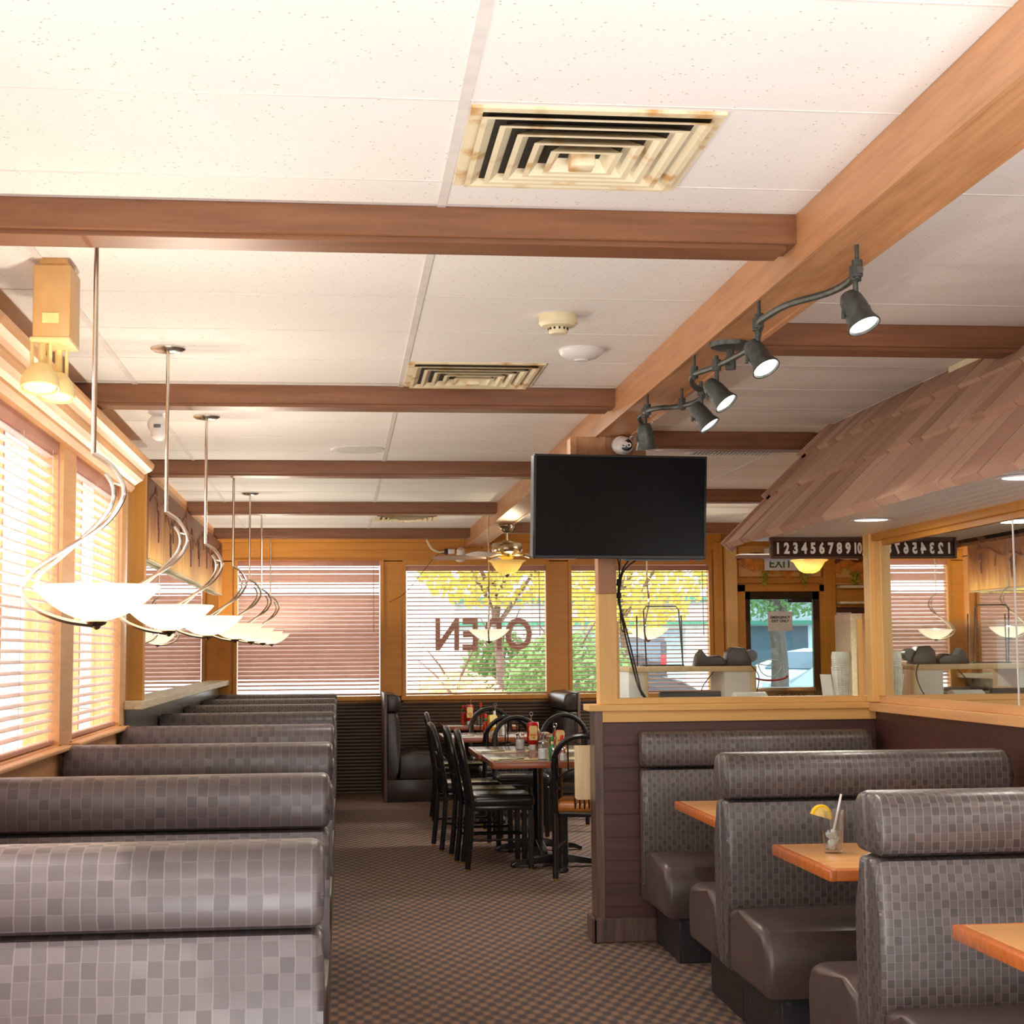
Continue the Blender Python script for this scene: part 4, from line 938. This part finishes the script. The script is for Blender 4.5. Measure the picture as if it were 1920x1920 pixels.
def stand(label,loc,h=.20):
    t=thing('card_holder',label,'card holder',loc,0,'wire card holders on the dark dining tables')
    obj('base',B().lathe([(0,0),(.028,0),(.024,.008),(.006,.014),(0,.014)],20),'chrome',t)
    obj('stem',B().tube([(0,0,.01),(0,0,h)],.004,8),'chrome',t)
    obj('clip_ring',B().tube([(.012*math.cos(2*PI*j/14),0,h+.013+.013*math.sin(2*PI*j/14)) for j in range(15)],.0025,6),'chrome',t)
Z0=.7315
squeeze('large ketchup bottle standing on its white cap on the joined dining tables',(1.408,11.5,Z0),'ketchup_red','label_cream',.05,1.02)
jar('clear glass sugar jar left of the large ketchup bottle',(1.315,11.5,Z0),'s'); jar('clear jar right of the large ketchup bottle',(1.50,11.5,Z0))
sauce('brown steak sauce bottle with white cap behind the large ketchup bottle',(1.465,11.68,Z0),'vine_brown','white_plastic',.19)
stand('wire card holder rising behind the large ketchup bottle',(1.43,11.75,Z0),.235)
sauce('slim bottle of green sauce on the nearest dining table',(1.40,10.36,Z0),'cap_green','cap_green',.155); sauce('slim bottle of red pepper sauce on the nearest dining table',(1.47,10.40,Z0),'sauce_red','cap_red',.16)
shaker('glass pepper shaker at the front of the nearest dining table',(1.395,10.25,Z0),'pepper_grey'); shaker('glass salt shaker at the front of the nearest dining table',(1.455,10.25,Z0),'salt_white')
jar('clear glass jar left of the green sauce bottle',(1.345,10.42,Z0),'s'); stand('wire card holder behind the slim sauce bottles',(1.445,10.55,Z0),.205)
squeeze('ketchup bottle with red cap lid behind the slim sauce bottles',(1.50,10.75,Z0),'ketchup_red','label_cream',.2,.9)
squeeze('yellow mustard bottle on the rear dining table seen through a chair back',(1.31,13.55,Z0),'mustard_yellow','label_cream',.1,.88)
sauce('small red sauce bottle left of the mustard bottle',(1.255,13.62,Z0),'sauce_red','cap_red',.18); sauce('green capped sauce bottle right of the mustard bottle',(1.41,13.6,Z0),'salt_white','cap_green',.17)
sauce('red sauce bottle just right of the mustard bottle',(1.345,13.75,Z0),'sauce_red','white_plastic',.2); jar('clear jar beside the mustard bottle',(1.385,13.45,Z0),'s'); stand('wire card holder behind the mustard bottle',(1.365,13.85,Z0),.235)
squeeze('ketchup bottle on the rearmost table under the window',(1.275,15.55,Z0),'ketchup_red','label_cream',.05,1.0)
sauce('hot sauce bottle left of the rearmost ketchup bottle',(1.215,15.6,Z0),'sauce_red','cap_red',.19); sauce('hot sauce bottle right of the rearmost ketchup bottle',(1.40,15.7,Z0),'sauce_red','cap_red',.21)
jar('jar right of the rearmost ketchup bottle',(1.365,15.5,Z0)); stand('wire card holder behind the rearmost ketchup bottle',(1.31,15.85,Z0),.27)
def fork(label,x,y,rz):
    t=thing('fork',label,'fork',(x,y,Z0),rz,'forks on the dark dining tables')
    obj('handle',B().box(-.10,.03,-.005,.005,.001,.004,.001,1),'black_metal',t)
    obj('tines',B().prism([(.03,-.006),(.05,-.012),(.085,-.013),(.085,-.009),(.055,-.008),(.055,-.003),(.085,-.003),(.085,.003),(.055,.003),(.055,.008),(.085,.009),(.085,.013),(.05,.012),(.03,.006)],.001,.004,'Z'),'black_metal',t)
fork('dark fork lying near the front left corner of the nearest dining table',1.14,10.45,.35); fork('dark fork lying on the second dining table of the joined pair',1.10,11.3,.45); fork('dark fork lying on the rear dining table',1.06,13.4,.4); fork('dark fork lying on the rearmost table',1.17,15.5,.4)

# ---------------------------------------------------------------- outside the windows
struct('ground',B().box(-60,60,YB+.2,120,-.2,-.02).box(-60,-1.6,-30,YB+.2,-.2,-.02).box(-1.6,6.2,-30,-3.05,-.2,-.02),'asphalt','pale paved parking lot outside')
def tree(name,label,loc,h,R,mat,n,seed,trunk=.12,flat=1.0,z0=None,group=None,leaf=.11):
    r=random.Random(seed); t=thing(name,label,name.split('_')[-1],loc,0,group); b=B()
    cz=(z0 if z0 is not None else h*.62)
    for q in range(n):
        while True:
            p=Vector((r.uniform(-1,1),r.uniform(-1,1),r.uniform(-1,1)))
            if .25<p.length<1: break
        p=Vector((p.x*R,p.y*R,cz+p.z*R*flat)); s=leaf*r.uniform(.6,1.5)
        a=Vector((r.uniform(-1,1),r.uniform(-1,1),r.uniform(-1,1))).normalized()*s; c=a.orthogonal().normalized()*s*.6
        b.quad(p-a,p-c,p+a,p+c)
    obj('foliage',b,mat,t,smooth=False,fix=False)
    if trunk:
        b=B().tube(spline([(0,0,0),(.05,0,h*.25),(-.04,.05,h*.5),(.03,0,h*.8)],4),[trunk*(1-.045*j) for j in range(13)],8)
        for q in range(5):
            a=q*1.3; b.tube([(0,0,h*.4+.1*q),(R*.4*math.cos(a),R*.4*math.sin(a),h*.6+.12*q),(R*.75*math.cos(a),R*.75*math.sin(a),h*.7+.15*q)],[trunk*.5,trunk*.3,trunk*.1],6)
        obj('trunk',b,'bark',t)
    return t
tree('yellow_tree','yellow leaved tree outside the OPEN window',(2.4,24,0),4.6,1.6,'foliage_yellow',2600,1,.08,.75,3.3,None,.09)
tree('yellow_tree','yellow green tree outside the narrow window left of the post',(5.0,27.5,0),5.0,1.7,'foliage_yellow',2600,2,.08,.9,3.2,None,.09)
tree('street_tree','leafy green tree outside the exit door',(8.25,29,0),5.0,1.6,'foliage_green',3200,6,.2,.7,3.1,None,.06)
tree('garden_shrub','dense green shrub under the OPEN lettering',(3.25,22,0),2.0,1.0,'foliage_green',4000,3,.05,.95,.85,None,.05)
tree('garden_shrub','pale straw coloured shrub low outside the OPEN window',(1.55,21,0),1.5,.8,'foliage_pale',1500,4,.05,.75,.6,None,.07)
tree('garden_shrub','green shrub at the foot of the yellow tree',(2.6,25.2,0),2.2,.7,'foliage_green',1400,8,.05,1.1,1.0,None,.07)
t=thing('neighbour_building','pale building with a green roof edge across the parking lot','building',(8.5,56,0))
obj('wall',B().box(-5,9,0,8,0,3.2),'stucco',t,smooth=False); obj('roof_edge',B().box(-5.4,9.4,-.6,8,3.2,3.38).box(-5.4,9.4,-.4,8,2.35,2.5),'green_trim',t)
obj('garage_opening',B().box(5.2,8.6,-.04,0,0,2.3),'slate_dark',t)
for x in (.2,2.4): obj('shutter_door',B().box(x,x+1.6,-.03,0,.3,2.2),'slate_wall',t)
t=thing('neighbour_building','low pale building outside the OPEN window at left','building',(-2,44,0))
obj('wall',B().box(-8,5.2,0,8,0,3.0),'stucco',t,smooth=False); obj('roof_edge',B().box(-8.4,5.5,-.5,8,3.0,3.2),'stucco',t); obj('shutter',B().box(2.1,3.0,-.03,0,1.3,2.2),'slate_wall',t)
def car(name,label,loc,rz,paint,suv):
    t=thing(name,label,'car',loc,rz)
    if suv:
        P=[(-2.3,.45),(-2.3,1.0),(-2.15,1.15),(-1.9,1.75),(-1.75,1.86),(.5,1.86),(.75,1.75),(1.25,1.18),(2.2,1.05),(2.35,.8),(2.35,.45)]
    else:
        P=[(-2.25,.4),(-2.28,.8),(-2.1,1.0),(-1.6,1.05),(-1.0,1.40),(-.2,1.47),(.35,1.40),(1.05,1.02),(1.9,.88),(2.25,.70),(2.3,.4)]
    obj('body',B().prism(P,-.88,.88,'Y',.12),paint,t)
    g=B()
    if suv:
        g.prism([(-2.245,1.10),(-1.93,1.70),(-1.95,1.72),(-2.26,1.12)],-.70,.70,'Y')
        for s in (-1,1): g.prism([(-1.9,1.2),(-1.75,1.70),(.45,1.70),(1.0,1.2)],s*.875-.01,s*.875+.01,'Y')
    else:
        for s in (-1,1):
            g.prism([(-1.35,1.06),(-.95,1.34),(-.3,1.40),(-.3,1.04)],s*.875-.012,s*.875+.012,'Y'); g.prism([(-.22,1.04),(-.22,1.40),(.30,1.35),(.85,1.03)],s*.875-.012,s*.875+.012,'Y')
        g.prism([(.40,1.385),(1.0,1.05),(1.03,1.06),(.43,1.40)],-.72,.72,'Y')
    obj('window',g,'car_glass',t)
    for x in (-1.4,1.4):
        for s in (-1,1): obj('wheel',B().lathe([(0,-.1),(.2,-.1),(.33,-.09),(.34,-.05),(.34,.09),(0,.1)],24,TR(x,s*.82,.34,PI/2)).m(1).lathe([(0,-.005),(.2,-.005),(.2,.005),(0,.005)],20,TR(x,s*.93,.34,PI/2)),('tyre','chrome'),t)
    if suv:
        for s in (-1,1): obj('tail_light',B().box(-2.33,-2.2,s*.78-.09,s*.78+.09,.95,1.3,.02),'tail_red',t)
        obj('bumper',B().box(-2.42,-2.2,-.85,.85,.45,.7,.04),'tyre',t)
        obj('spare_wheel',B().lathe([(0,-.12),(.3,-.12),(.36,-.06),(.36,.06),(0,.08)],24,TR(-2.36,0,1.0,0,PI/2,0)),'car_dark',t); obj('plate',B().box(-2.435,-2.42,-.2,.2,.5,.62),'white_paper',t)
    else:
        for s in (-1,1): obj('wing_mirror',B().ball((.72,s*1.0,1.08),.12,2,(.7,1,.6)),paint,t); 
        for s in (-1,1): obj('headlight',B().box(2.05,2.26,s*.65-.18,s*.65+.18,.66,.8,.03),'milk_glass',t)
    return t
car('sport_utility_car','dark car with red tail lights parked outside behind the television cables',(9.6,50,0),PI/2-.19,'car_dark',True)
car('sedan_car','white car parked outside the glass exit door',(10.1,32.0,0),PI+.5,'car_white',False)
car('parked_car','dark car low outside the narrow window left of the post',(4.5,30,0),.2,'car_dark',False)
